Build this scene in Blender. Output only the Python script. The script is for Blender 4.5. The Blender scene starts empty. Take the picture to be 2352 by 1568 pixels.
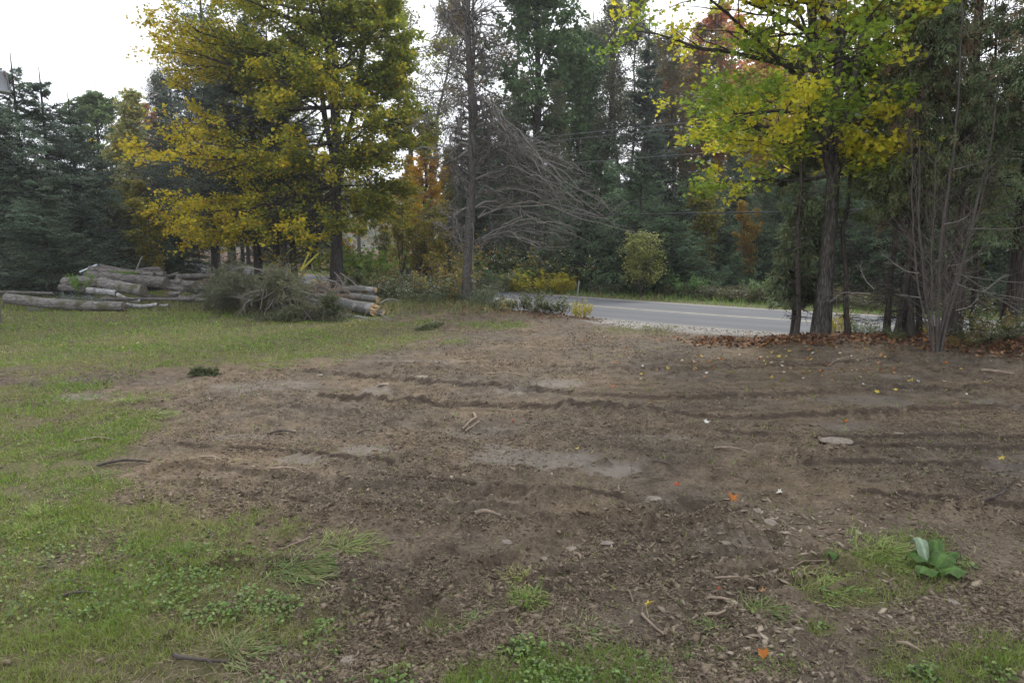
import bpy, math, random
import numpy as np
S = bpy.context.scene
COL = S.collection

# ------------------------------------------------------------------ camera, sky, sun, exposure
FPX, CH, PITCH = 683.0, 2.1, math.atan(97.0 / 683.0)
cam = bpy.data.objects.new('camera', bpy.data.cameras.new('camera')); COL.objects.link(cam)
cam.data.sensor_width = 36.0; cam.data.lens = 36.0 * FPX / 1024.0
cam.data.clip_start = 0.05; cam.data.clip_end = 4000
cam.location = (0, 0, CH); cam.rotation_euler = (math.pi / 2 - PITCH, 0, 0)
S.camera = cam
SUN_EL, SUN_AZ = 40.0, 25.0          # azimuth clockwise from the view direction (+Y)
w = bpy.data.worlds.new("World"); S.world = w; w.use_nodes = True
nt = w.node_tree; nt.nodes.clear()
sky = nt.nodes.new('ShaderNodeTexSky'); sky.sky_type = 'NISHITA'; sky.sun_disc = False
sky.sun_elevation = math.radians(SUN_EL); sky.sun_rotation = math.radians(SUN_AZ)
sky.air_density = 1.0; sky.dust_density = 3.0; sky.ozone_density = 1.0
hs = nt.nodes.new('ShaderNodeHueSaturation'); hs.inputs['Saturation'].default_value = 0.35
mx = nt.nodes.new('ShaderNodeMixRGB'); mx.inputs['Fac'].default_value = 0.72       # overcast: cloud veil over the clear sky
mx.inputs['Color2'].default_value = (10.3, 10.7, 11.5, 1)
bg = nt.nodes.new('ShaderNodeBackground'); bg.inputs['Strength'].default_value = 0.105
ow = nt.nodes.new('ShaderNodeOutputWorld')
nt.links.new(sky.outputs[0], hs.inputs['Color']); nt.links.new(hs.outputs[0], mx.inputs['Color1'])
nt.links.new(mx.outputs[0], bg.inputs['Color']); nt.links.new(bg.outputs[0], ow.inputs['Surface'])
sl = bpy.data.lights.new('sun', 'SUN'); sl.energy = 1.7; sl.angle = math.radians(11); sl.color = (1.0, 0.96, 0.9)
so = bpy.data.objects.new('sun', sl); COL.objects.link(so)
so.rotation_euler = (math.radians(90 - SUN_EL), 0, math.radians(180 - SUN_AZ))
S.view_settings.view_transform = 'Standard'; S.view_settings.look = 'None'
S.view_settings.exposure = 0.70; S.view_settings.gamma = 1.0
S.cycles.max_bounces = 8; S.cycles.diffuse_bounces = 5; S.cycles.glossy_bounces = 2
S.cycles.transmission_bounces = 5; S.cycles.transparent_max_bounces = 4; S.cycles.volume_bounces = 1
S.cycles.use_adaptive_sampling = True; S.cycles.adaptive_threshold = 0.02
S.cycles.caustics_reflective = False; S.cycles.caustics_refractive = False

# ------------------------------------------------------------------ numeric helpers
def nrm(v):
    return v / np.maximum(np.linalg.norm(v, axis=-1, keepdims=True), 1e-9)
UP = np.array([0., 0., 1.])
def ray(px, py):
    a, b = (px - 512) / FPX, (341 - py) / FPX
    c, s = math.cos(PITCH), math.sin(PITCH)
    return np.array([a, b * s + c, b * c - s])
def P(px, py, D):                      # the point seen at a pixel, D metres ahead
    r = ray(px, py); return np.array([0, 0, CH]) + r * (D / r[1])
def G0(px, py, z=0.0):
    r = ray(px, py); t = (z - CH) / r[2]; return (r[0] * t, r[1] * t)
def g23(x, y): return G0(x / 2.297, y / 2.297)
def at(px, D): return P(px, 244, D)[0]
def zat(py, D): return P(512, py, D)[2]
PERM = np.random.default_rng(5).random((256, 256))
def vnoise(x, y):
    xi = np.floor(x).astype(np.int64); yi = np.floor(y).astype(np.int64)
    fx = x - xi; fy = y - yi; fx = fx * fx * (3 - 2 * fx); fy = fy * fy * (3 - 2 * fy)
    a = PERM[xi & 255, yi & 255]; b = PERM[(xi + 1) & 255, yi & 255]
    c = PERM[xi & 255, (yi + 1) & 255]; d = PERM[(xi + 1) & 255, (yi + 1) & 255]
    return (a * (1 - fx) + b * fx) * (1 - fy) + (c * (1 - fx) + d * fx) * fy
def fbm(x, y, o=4, s=0.0):
    t = 0; a = .5; n = 0
    for i in range(o):
        t = t + a * vnoise(x + s + 17.3 * i, y - s + 9.1 * i); n += a; a *= .5; x = x * 2.03 + .21 * y; y = y * 1.97 - .2 * x * .1
    return t / n
def sstep(a, b, x):
    t = np.clip((x - a) / (b - a), 0, 1); return t * t * (3 - 2 * t)
def polydist(X, Y, pts):               # signed offset from and distance along a polyline
    best = np.full(X.shape, 1e9); sgn = np.zeros(X.shape); al = np.zeros(X.shape); acc = 0
    for (x0, y0), (x1, y1) in zip(pts[:-1], pts[1:]):
        dx, dy = x1 - x0, y1 - y0; L = math.hypot(dx, dy)
        t = np.clip(((X - x0) * dx + (Y - y0) * dy) / (L * L), 0, 1)
        d = np.hypot(X - x0 - t * dx, Y - y0 - t * dy)
        s = np.sign((X - x0) * dy - (Y - y0) * dx)
        m = d < best; best = np.where(m, d, best); sgn = np.where(m, s, sgn); al = np.where(m, acc + t * L, al); acc += L
    return best * sgn, al
def polysd(X, Y, pts):                 # positive inside a polygon
    d = np.full(X.shape, 1e9); ins = np.zeros(X.shape, bool)
    q = pts + [pts[0]]
    for (x0, y0), (x1, y1) in zip(q[:-1], q[1:]):
        dx, dy = x1 - x0, y1 - y0
        t = np.clip(((X - x0) * dx + (Y - y0) * dy) / (dx * dx + dy * dy + 1e-9), 0, 1)
        d = np.minimum(d, np.hypot(X - x0 - t * dx, Y - y0 - t * dy))
        if abs(dy) > 1e-9:
            c = ((y0 > Y) != (y1 > Y)) & (X < dx * (Y - y0) / dy + x0); ins ^= c
    return np.where(ins, d, -d)

# ------------------------------------------------------------------ ground layout
ROAD = [(60, -8), (30, 5.5), (18, 12.4), (11.4, 16.2), (9.4, 17.5), (6.05, 20.1), (2.7, 23.2), (-2.3, 28.2), (-8, 35.2), (-14, 42.8), (-22, 53), (-34, 70), (-60, 110), (-110, 190)]
def rsm(pts, n=6):                     # Catmull-Rom
    o = []
    p = [pts[0]] + list(pts) + [pts[-1]]
    for i in range(1, len(p) - 2):
        for k in range(n):
            t = k / n; r = []
            for c in (0, 1):
                a, b, cc, d = p[i - 1][c], p[i][c], p[i + 1][c], p[i + 2][c]
                r.append(.5 * (2 * b + (cc - a) * t + (2 * a - 5 * b + 4 * cc - d) * t * t + (3 * b - a - 3 * cc + d) * t ** 3))
            o.append(tuple(r))
    o.append(pts[-1]); return o
ROADS = rsm(ROAD, 4)
HALF = 2.9
def roff(X, Y):                        # >0 beyond the road, <0 on the camera's side
    d, a = polydist(np.asarray(X, float), np.asarray(Y, float), ROADS); return -d if ROAD_FLIP else d
_t, _ = polydist(np.array([8.]), np.array([40.]), ROADS); ROAD_FLIP = bool(_t[0] < 0)
LAWN = [g23(*p) for p in [(-900, 650), (200, 640), (500, 690), (860, 722), (960, 742), (900, 768), (960, 782), (860, 806), (650, 828), (430, 842), (150, 850), (-900, 850)]]
LAWN2 = [g23(*p) for p in [(-900, 885), (0, 892), (120, 900), (330, 922), (385, 955), (290, 1010), (240, 1080), (225, 1150), (330, 1215), (560, 1250), (800, 1235), (850, 1262), (760, 1340), (700, 1390), (640, 1450), (560, 1510), (480, 1600), (400, 2100), (-900, 2100)]]
PATCH = [(1110, 1630, 470, 120, .9), (1330, 1540, 180, 60, .8), (2040, 1300, 180, 52, .9), (1960, 1360, 150, 36, .7), (2300, 1560, 260, 120, .9), (2150, 1500, 150, 60, .5),
         (620, 842, 60, 9, .7), (800, 797, 60, 6, .7), (1130, 748, 90, 12, .9), (930, 765, 130, 12, .6), (1470, 757, 110, 10, .55), (1210, 1375, 45, 30, .6), (1000, 1440, 40, 20, .5),
         (1750, 1410, 70, 22, .55), (1880, 1450, 60, 20, .6), (2120, 1245, 90, 25, .6), (400, 1180, 60, 15, .7), (1190, 1310, 40, 20, .4), (1620, 1500, 60, 20, .4), (1780, 1540, 90, 25, .4)]
WET = [(1250, 1050, 250, 28, .9, .10), (1430, 1075, 60, 16, 1, 0), (850, 1030, 75, 14, 1, .1), (700, 1050, 60, 12, .7, 0), (2010, 920, 120, 16, 1, 0), (2290, 928, 60, 14, 1, 0), (1950, 975, 110, 10, .8, 0),
       (1500, 1005, 150, 10, .7, .05), (1100, 990, 110, 12, .6, .05), (860, 895, 50, 12, .9, 0), (180, 912, 75, 12, .9, 0), (620, 885, 140, 14, .6, 0), (1130, 1150, 90, 10, .6, 0), (2320, 1080, 70, 20, .7, 0),
       (2050, 865, 60, 8, .6, 0), (1290, 880, 70, 10, .6, 0), (1180, 900, 60, 7, .5, 0), (560, 1000, 80, 8, .6, 0), (1510, 1148, 45, 8, .7, 0), (900, 1230, 60, 10, .3, 0), (940, 830, 200, 6, .4, 0), (1720, 1245, 90, 26, .5, .3)]
TRACKS = [([(700, 855), (1000, 880), (1350, 905), (1550, 914), (1900, 900), (2100, 893), (2500, 893)], .30, .040, 1),
          ([(735, 908), (950, 925), (1150, 931), (1500, 945), (1700, 958), (1900, 950), (2150, 938), (2500, 938)], .32, .045, 1),
          ([(620, 940), (1000, 985), (1300, 1035), (1500, 1075), (1700, 1120)], .40, .02, .4),
          ([(400, 1080), (800, 1130), (1200, 1140)], .40, .025, .3),
          ([(1560, 1215), (1680, 1240), (1830, 1275)], .42, .022, 2.6), ([(1650, 990), (1900, 1003), (2200, 1000), (2500, 1010)], .3, .026, 1), ([(1050, 836), (1400, 848), (1750, 842), (2050, 828)], .3, .028, 1), ([(930, 1100), (1250, 1118), (1500, 1150), (1700, 1175)], .3, .020, 1), ([(420, 1020), (700, 1035), (900, 1062)], .3, .018, 1), ([(1980, 1130), (2200, 1150), (2500, 1175)], .3, .030, 1),
          ([(1900, 1015), (2100, 1025), (2550, 1035)], .35, .035, 1),
          ([(1850, 1062), (2050, 1060), (2352, 1075), (2550, 1085)], .35, .035, 1),
          ([(1000, 1420), (1250, 1290), (1420, 1215), (1600, 1190)], .45, .03, .7),
          ([(850, 1500), (900, 1400), (1000, 1290)], .4, .02, .5),
          ([(1300, 1330), (1700, 1340), (1900, 1310)], .3, .03, .8)]
TRACKS = [(rsm([g23(*q) for q in p], 5), w_, d_, t_) for p, w_, d_, t_ in TRACKS]
RIDGES = [([(1080, 1215), (1200, 1200), (1380, 1205), (1540, 1195), (1660, 1195)], .10, .05), ([(2050, 1165), (2200, 1170), (2352, 1225), (2500, 1260)], .14, .08),
          ([(1780, 1060), (1900, 1040), (2060, 1045)], .12, .05), ([(1880, 1085), (2000, 1082)], .12, .04), ([(1300, 938), (1420, 940), (1500, 950)], .1, .05), ([(1550, 905), (1640, 900)], .1, .03),
          ([(790, 1285), (830, 1330), (830, 1380), (700, 1420)], .07, .04), ([(1620, 1330), (1700, 1350), (1830, 1335)], .07, .04), ([(1180, 700), (1330, 712), (1450, 720)], .35, .12),
          ([(2100, 1110), (2350, 1130)], .16, .05), ([(1540, 755), (1700, 760), (1900, 780), (2100, 800), (2352, 830)], .5, .05), ([(400, 1290), (560, 1300), (700, 1290)], .1, .03),
          ([(1020, 1440), (1200, 1450)], .1, .02), ([(830, 1000), (1000, 1010)], .1, .02)]
RIDGES = [(rsm([g23(*q) for q in p], 4), w_, h_) for p, w_, h_ in RIDGES]
BERM = [((-1.6, 21.6), 2.2, .17), ((-4.5, 21.5), 2.2, .1), ((1.2, 19.9), 1.3, .14)] + [((x, y), 1.0, .17) for x, y in [(6.1, 14.0), (7.3, 13.7), (8.2, 12.9), (8.9, 12.2), (9.9, 11.6), (11, 11)]]

def ground(X, Y):
    """height and masks (grass, wet, litter, gravel) of the ground at world points"""
    X = np.asarray(X, float); Y = np.asarray(Y, float)
    near = sstep(60, 25, np.hypot(X, Y))
    ro = roff(X, Y)
    n1 = fbm(X * .9, Y * .9, 4); n2 = fbm(X * 3.1, Y * 3.1, 4, 40); n3 = fbm(X * 11, Y * 11, 3, 80)
    gr = np.zeros(X.shape)
    for pg, amp in ((LAWN, 2.2), (LAWN2, 1.0)):
        sd = polysd(X, Y, pg); gr = np.maximum(gr, sstep(-.35 * amp, .45 * amp, sd + ((n1 - .5) * 1.3 + (n2 - .5) * .9) * amp))
    px = 512 + X / np.maximum(Y * .99 + .295, .3) * FPX
    for cx, cy, rx, ry, a in PATCH:
        wx, wy = g23(cx, cy); ex = rx / 2.297 / FPX * wy; ey = abs(g23(cx, cy - ry)[1] - g23(cx, cy + ry)[1]) / 2
        q = np.hypot((X - wx) / ex, (Y - wy) / ey) + (n2 - .5) * 1.1 + (n1 - .5) * .6
        gr = np.maximum(gr, a * sstep(1.15, .55, q))
    wet = np.zeros(X.shape)
    for cx, cy, rx, ry, a, tl in WET:
        wx, wy = g23(cx, cy); ex = rx / 2.297 / FPX * wy; ey = abs(g23(cx, cy - ry)[1] - g23(cx, cy + ry)[1]) / 2
        dx = X - wx; dy = Y - wy + tl * dx * 2.0
        q = np.hypot(dx / ex, dy / ey) + (n2 - .5) * 1.3 + (n3 - .5) * .5
        wet = np.maximum(wet, .85 * a * sstep(1.12, .55, q))
    gr = np.where(gr > .02, np.clip(gr * (.55 + 1.0 * (n2 - .3)), 0, 1), gr)
    # the soil strip and verges
    far = sstep(HALF + .15, HALF + .5, ro + (n2 - .5) * .3); fo = sstep(HALF + 2.6, HALF + 4.2, ro + (n1 - .5) * 1.5)
    gr = np.maximum(gr, far * (1 - fo) * (.75 + .25 * n2))
    gv = sstep(-HALF - 1.5, -HALF - .6, ro + (n2 - .5) * .9) * (1 - sstep(HALF + .1, HALF + .4, ro)) * (X > .5) * sstep(0.5, 2.5, X)
    lit = fo * (ro > 0)
    tl_, _ = polydist(X, Y, [(5.2, 14.4), (6.2, 14.05), (7.3, 13.7), (8.2, 12.9), (8.9, 12.2), (9.9, 11.6), (12, 10.6), (16, 9)])
    lit = np.maximum(lit, sstep(1.0, .25, np.abs(tl_ + .1) + (n2 - .5) * .8))
    lsd, _ = polydist(X, Y, [(-12, 25), (-6, 22.6), (-1.6, 21.9), (1.5, 20.2)])
    lit = np.maximum(lit, .8 * sstep(2.0, .8, np.abs(lsd) + (n1 - .5) * 1.6))
    gr = gr * (1 - .75 * lit); gv = gv * (1 - lit)
    bare = np.clip(1 - gr - lit * .5, 0, 1)
    h = .05 * (fbm(X * .25, Y * .25, 3, 7) - .5)
    r3 = 1 - np.abs(2 * fbm(X * 6, Y * 6, 3, 21) - 1); r4 = 1 - np.abs(2 * fbm(X * 17, Y * 17, 2, 33) - 1)
    rough = .35 + 1.3 * sstep(.35, .7, fbm(X * .7, Y * .7, 2, 61))
    dry = 1 - .8 * wet
    h = h + dry * rough * ((n2 - .5) * .060 * (.5 + .5 * bare) + (r3 - .6) * .038 * bare + (r4 - .6) * .020 * bare + (n3 - .5) * .026)
    h = h + .02 * gr * (n3 - .3)
    h = h - wet * .012
    # streaky smear of the dozer blade: fine ridges along its path
    st = fbm(X * .8 + Y * 2.2, Y * 9 + X * 4.5, 3, 15); h = h + bare * (st - .5) * .03 * sstep(6, 8, Y) * dry
    for pts, w_, dep, tread in TRACKS:
        d, al = polydist(X, Y, pts); ad = np.abs(d + .05 * (n2 - .5))
        L = al.max() if al.size > 10 else 1
        inn = sstep(w_ * .5 + .03, w_ * .5 - .02, ad)
        rim = np.exp(-((ad - w_ * .5 - .03 - .03 * n3) / .028) ** 2); shelf = sstep(w_ * .5 + .02, w_ * .5 - .01, ad) * sstep(w_ * .5 - .17, w_ * .5 - .10, ad)
        br = sstep(.15, .36, fbm(al * 1.0, d * .2 + 5, 2, 3))
        lug = sstep(-.2, .5, np.sin((al + .5 * np.abs(d)) * 2 * math.pi / .15 + 2.5 * (n2 - .5))) * sstep(.3, .5, fbm(al * .7, d * 0 + 3, 2, 8))
        if tread == 1:                 # the edge a crawler track pressed up, its cleat marks on the near side
            dd = d + .05 * (n2 - .5) + .03 * (n3 - .5)
            h = h + (.7 + .5 * n3) * dep * (sstep(-.10, -.01, dd) * sstep(.035, .0, dd)) * (.55 + .45 * br) * 1.35
            band = sstep(.02, .05, dd) * sstep(.26, .20, dd)
            h = h - band * .012 + band * .026 * sstep(-.1, .4, np.sin((al + .5 * dd) * 2 * math.pi / .15 + 1.5 * (n2 - .5))) * sstep(.32, .48, fbm(al * .7, d * 0 + 3, 2, 8))
            continue
        h = h - inn * dep * 1.0 * br + rim * dep * (.75 + 1.1 * n3) * br + (inn * .35 + shelf * .8) * lug * .034 * tread * br
    for pts, w_, hh in RIDGES:
        d, al = polydist(X, Y, pts); h = h + hh * np.exp(-((d + .15 * (n2 - .5)) / w_) ** 2) * (.3 + 1.5 * n2 + 1.4 * (n3 - .5)) * 1.25
    for (bx, by), s_, hh in BERM:
        h = h + hh * np.exp(-((X - bx) ** 2 + (Y - by) ** 2) / (s_ * s_)) 
    h = h * near
    inroad = sstep(HALF + .9, HALF + .25, np.abs(ro))
    h = h * (1 - inroad) + .012 * inroad - .05 * sstep(HALF - .1, HALF - .4, np.abs(ro))
    h = h + .25 * sstep(6, 14, ro) + 1.5 * sstep(30, 200, ro) 
    return h, gr, wet, lit, gv, bare
def gz(x, y): return float(ground(np.array([x]), np.array([y]))[0][0])

# ------------------------------------------------------------------ mesh helpers
def link(o, parent=None):
    COL.objects.link(o)
    if parent is not None: o.parent = parent
    return o
def mk(name, V, F, mat, parent=None, col=None, smooth=False, loc=None, pcol=None):
    V = np.asarray(V, np.float32).reshape(-1, 3); F = np.asarray(F, np.int32)
    if loc is not None: V = V - np.asarray(loc, np.float32)
    me = bpy.data.meshes.new(name); k = F.shape[1]
    me.vertices.add(len(V)); me.vertices.foreach_set('co', V.ravel())
    me.loops.add(F.size); me.loops.foreach_set('vertex_index', F.ravel())
    me.polygons.add(len(F)); me.polygons.foreach_set('loop_start', np.arange(0, F.size, k, dtype=np.int32))
    try: me.polygons.foreach_set('loop_total', np.full(len(F), k, np.int32))
    except Exception: pass
    if smooth: me.polygons.foreach_set('use_smooth', np.ones(len(F), bool))
    if col is not None:
        a = me.attributes.new('tint', 'FLOAT_COLOR', 'FACE')
        a.data.foreach_set('color', np.concatenate([col, np.ones((len(col), 1))], 1).astype(np.float32).ravel())
    if pcol is not None:
        for nm, cc in pcol.items():
            a = me.attributes.new(nm, 'FLOAT_COLOR', 'POINT'); a.data.foreach_set('color', cc.astype(np.float32).ravel())
    me.update(calc_edges=True); me.materials.append(mat)
    o = bpy.data.objects.new(name, me)
    if loc is not None and parent is None: o.location = loc
    return link(o, parent)
def tag(o, label=None, cat=None, group=None, kind=None):
    if label: o['label'] = label
    if cat: o['category'] = cat
    if group: o['group'] = group
    if kind: o['kind'] = kind
    return o
def empty(name, loc, label, cat, group=None):
    o = bpy.data.objects.new(name, None); o.location = loc; o.empty_display_size = .2; link(o)
    return tag(o, label, cat, group)
def join(parts):
    V = []; F = []; n = 0
    for v, f in parts: V.append(v); F.append(f + n); n += len(v)
    return np.concatenate(V), np.concatenate(F)
def tubes(Pt, R, sides=5):
    Pt = np.asarray(Pt, float); R = np.asarray(R, float)
    if Pt.ndim == 2: Pt = Pt[None]; R = R[None]
    B, N, _ = Pt.shape
    T = nrm(np.gradient(Pt, axis=1)); m = nrm(Pt[:, -1] - Pt[:, 0])
    ref = np.where(np.abs(m[:, 2:3]) > .8, np.array([[0., 1., 0.]]), UP[None])[:, None, :]
    A = nrm(np.cross(T, np.broadcast_to(ref, T.shape))); Bn = np.cross(T, A)
    th = np.arange(sides) * 2 * math.pi / sides
    V = Pt[:, :, None] + R[:, :, None, None] * (A[:, :, None] * np.cos(th)[:, None] + Bn[:, :, None] * np.sin(th)[:, None])
    V = V.reshape(-1, 3)
    b = (np.arange(B) * N * sides)[:, None, None]; i = (np.arange(N - 1) * sides)[None, :, None]; k = np.arange(sides)[None, None]; k2 = (k + 1) % sides
    F = np.stack([b + i + k, b + i + k2, b + i + sides + k2, b + i + sides + k], -1).reshape(-1, 4)
    return V, F
def grow(start, d, L, n, wob, lift, rng):
    p = np.array(start, float); d = nrm(np.array(d, float)); L = np.broadcast_to(np.asarray(L, float), (len(p),))
    lift = np.broadcast_to(np.asarray(lift, float), (len(p),)); out = [p]
    for i in range(n - 1):
        d = nrm(d + rng.normal(0, wob, p.shape) + UP * (lift / n)[:, None]); p = p + d * (L / (n - 1))[:, None]; out.append(p)
    return np.stack(out, 1)
def children(Pp, Rp, k, tr, ratio, ang, rng, n=5, flat=.7, lift=0., wob=.08, fall=.5, rmin=.004, rr=.5, absL=None):
    B, N, _ = Pp.shape; L = np.linalg.norm(np.diff(Pp, axis=1), axis=2).sum(1)
    t = np.sort(tr[0] + (tr[1] - tr[0]) * ((np.arange(k)[None] + rng.random((B, k))) / k), 1)
    f = t * (N - 1); i = np.minimum(f.astype(int), N - 2); fr = (f - i)[..., None]; bi = np.arange(B)[:, None]
    pos = Pp[bi, i] * (1 - fr) + Pp[bi, i + 1] * fr; tan = nrm(Pp[bi, i + 1] - Pp[bi, i])
    r = Rp[bi, i] * (1 - fr[..., 0]) + Rp[bi, i + 1] * fr[..., 0]
    side = np.cross(tan, UP) ; side = nrm(side + rng.normal(0, .02, side.shape)); upv = np.cross(side, tan)
    alt = np.where((np.arange(k)[None] + rng.integers(0, 2, (B, 1))) % 2 == 0, 1., -1.)[..., None]
    th = rng.normal(0, 1, (B, k, 1)) * (1 - flat) * 1.6
    sd = side * alt * np.cos(th) + upv * np.sin(th)
    a = (ang * (1 + rng.normal(0, .18, (B, k, 1))))
    d = tan * np.cos(a) + sd * np.sin(a)
    LL = (L[:, None] if absL is None else absL) * ratio * (1 - fall * t) * (.7 + .6 * rng.random((B, k)))
    Q = grow(pos.reshape(-1, 3), d.reshape(-1, 3), LL.ravel(), n, wob, lift, rng)
    r0 = np.maximum(r.ravel() * rr, rmin)
    RR = r0[:, None] * np.linspace(1, .25, n)[None]; RR = np.maximum(RR, rmin * .5)
    return Q, RR
def along(Pp, m, rng, t0=0., t1=1.):   # m points along each polyline
    B, N, _ = Pp.shape; t = t0 + (t1 - t0) * rng.random((B, m)); f = t * (N - 1); i = np.minimum(f.astype(int), N - 2); fr = (f - i)[..., None]; bi = np.arange(B)[:, None]
    return (Pp[bi, i] * (1 - fr) + Pp[bi, i + 1] * fr).reshape(-1, 3), nrm(Pp[bi, i + 1] - Pp[bi, i]).reshape(-1, 3)
def inst(tV, tF, pos, X, Y, Z, sc):
    sc = np.asarray(sc, float)
    if sc.ndim == 1: sc = np.repeat(sc[:, None], 3, 1)
    V = pos[:, None] + (tV[None, :, 0:1] * sc[:, None, 0:1]) * X[:, None] + (tV[None, :, 1:2] * sc[:, None, 1:2]) * Y[:, None] + (tV[None, :, 2:3] * sc[:, None, 2:3]) * Z[:, None]
    F = tF[None] + (np.arange(len(pos)) * len(tV))[:, None, None]
    return V.reshape(-1, 3), F.reshape(-1, tF.shape[1])
def frame(Z, rng, along_=None):
    Z = nrm(Z); a = rng.normal(0, 1, Z.shape) if along_ is None else along_
    X = nrm(np.cross(a, Z) + 1e-6); return X, np.cross(Z, X), Z
LEAF = (np.array([[0, 0, 0], [.42, .45, .10], [0, 1, -.05], [-.42, .45, .10]]), np.array([[0, 1, 2, 3]]))
LEAF2 = (np.array([[0, 0, 0], [.34, .3, .08], [0, 1, -.06], [-.34, .3, .08], [0, .45, 0]]), np.array([[0, 1, 4, 3], [4, 1, 2, 3]]))
def star():
    a = [(0, -.02), (.18, .06), (.52, -.02), (.36, .22), (.62, .50), (.26, .50), (.22, .62), (0, 1.0), (-.22, .62), (-.26, .50), (-.62, .50), (-.36, .22), (-.52, -.02), (-.18, .06)]
    v = [(x, y, .16 * abs(x) - .10 * (y - .3) ** 2) for x, y in a] + [(0, .32, 0)]
    n = len(a); f = [(n, i, (i + 1) % n) for i in range(n)]
    return np.array(v), np.array(f)
STAR = star()
MAPQ = (np.array([[0, 0, 0], [.55, .1, .06], [.5, .6, .08], [0, 1, -.08], [-.5, .6, .08], [-.55, .1, .06]]), np.array([[0, 1, 2, 3], [0, 3, 4, 5]]))
NEED = (np.array([[-.5, 0, 0], [.5, 0, 0], [.25, 1, 0], [-.25, 1, 0]]), np.array([[0, 1, 2, 3]]))
def pal(rng, n, cols, wts=None, jit=.15):
    c = np.array(cols, float); k = rng.choice(len(c), n, p=wts); k2 = rng.choice(len(c), n, p=wts); f = rng.random((n, 1)) * .5
    return np.clip((c[k] * (1 - f) + c[k2] * f) * (1 + rng.normal(0, jit, (n, 1))), .002, 1)

# ------------------------------------------------------------------ materials
def newmat(name):
    m = bpy.data.materials.new(name); m.use_nodes = True; t = m.node_tree; t.nodes.clear()
    return m, t, t.nodes.new, t.links.new
def leafmat(name, trans=.35, rough=.55, gain=1.0, spec=.25):
    m, t, N, Lk = newmat(name)
    a = N('ShaderNodeAttribute'); a.attribute_name = 'tint'
    oi = N('ShaderNodeObjectInfo'); mu = N('ShaderNodeMixRGB'); mu.blend_type = 'MULTIPLY'; mu.inputs[0].default_value = 1
    Lk(a.outputs['Color'], mu.inputs[1]); Lk(oi.outputs['Color'], mu.inputs[2])
    b = N('ShaderNodeBsdfPrincipled'); b.inputs['Roughness'].default_value = rough; b.inputs['Specular IOR Level'].default_value = spec
    tr = N('ShaderNodeBsdfTranslucent'); mi = N('ShaderNodeMixShader'); mi.inputs[0].default_value = trans
    o = N('ShaderNodeOutputMaterial'); Lk(mu.outputs[0], b.inputs['Base Color']); Lk(mu.outputs[0], tr.inputs['Color'])
    Lk(b.outputs[0], mi.inputs[1]); Lk(tr.outputs[0], mi.inputs[2]); Lk(mi.outputs[0], o.inputs[0]); return m
def ramp(N, stops):
    r = N('ShaderNodeValToRGB'); e = r.color_ramp.elements
    while len(e) < len(stops): e.new(.5)
    for q, (p, c) in zip(e, stops): q.position = p; q.color = (*c, 1) if len(c) == 3 else c
    return r
def barkmat(name, c0, c1, c2, scale=(9, 9, 1.6), bump=.6, dist=.03, moss=None, spots=None):
    m, t, N, Lk = newmat(name)
    tc = N('ShaderNodeTexCoord'); mp = N('ShaderNodeMapping'); mp.inputs['Scale'].default_value = scale; Lk(tc.outputs['Object'], mp.inputs[0])
    n = N('ShaderNodeTexNoise'); n.inputs['Scale'].default_value = 1.6; n.inputs['Detail'].default_value = 6; n.inputs['Roughness'].default_value = .65; n.inputs['Distortion'].default_value = .6
    v = N('ShaderNodeTexVoronoi'); v.feature = 'DISTANCE_TO_EDGE'; v.inputs['Scale'].default_value = 2.2
    Lk(mp.outputs[0], n.inputs['Vector']); Lk(mp.outputs[0], v.inputs['Vector'])
    ml = N('ShaderNodeMath'); ml.operation = 'MULTIPLY_ADD'; ml.inputs[1].default_value = .9; Lk(v.outputs['Distance'], ml.inputs[0]); Lk(n.outputs[0], ml.inputs[2])
    r = ramp(N, [(.36, c0), (.55, c1), (.80, c2)]); Lk(ml.outputs[0], r.inputs[0]); out = r.outputs[0]
    n2 = N('ShaderNodeTexNoise'); n2.inputs['Scale'].default_value = 2.3; n2.inputs['Detail'].default_value = 5; Lk(tc.outputs['Object'], n2.inputs['Vector'])
    for cc, lo, hi in ([(moss, .52, .66)] if moss else []) + ([(spots, .60, .64)] if spots else []):
        rr = ramp(N, [(lo, (0, 0, 0)), (hi, (1, 1, 1))]); Lk(n2.outputs[0], rr.inputs[0])
        mm = N('ShaderNodeMixRGB'); mm.inputs[2].default_value = (*cc, 1); Lk(rr.outputs[0], mm.inputs[0]); Lk(out, mm.inputs[1]); out = mm.outputs[0]
    b = N('ShaderNodeBsdfPrincipled'); b.inputs['Roughness'].default_value = .85; b.inputs['Specular IOR Level'].default_value = .2; Lk(out, b.inputs['Base Color'])
    bp = N('ShaderNodeBump'); bp.inputs['Strength'].default_value = bump; bp.inputs['Distance'].default_value = dist; Lk(ml.outputs[0], bp.inputs['Height']); Lk(bp.outputs[0], b.inputs['Normal'])
    o = N('ShaderNodeOutputMaterial'); Lk(b.outputs[0], o.inputs[0]); return m
def plain(name, c, rough=.6, metal=0., var=.15, sc=20):
    m, t, N, Lk = newmat(name)
    tc = N('ShaderNodeTexCoord'); n = N('ShaderNodeTexNoise'); n.inputs['Scale'].default_value = sc; n.inputs['Detail'].default_value = 4; Lk(tc.outputs['Object'], n.inputs['Vector'])
    r = ramp(N, [(.3, tuple(x * (1 - var) for x in c)), (.7, tuple(min(1, x * (1 + var)) for x in c))]); Lk(n.outputs[0], r.inputs[0])
    b = N('ShaderNodeBsdfPrincipled'); b.inputs['Roughness'].default_value = rough; b.inputs['Metallic'].default_value = metal; Lk(r.outputs[0], b.inputs['Base Color'])
    o = N('ShaderNodeOutputMaterial'); Lk(b.outputs[0], o.inputs[0]); return m
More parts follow.
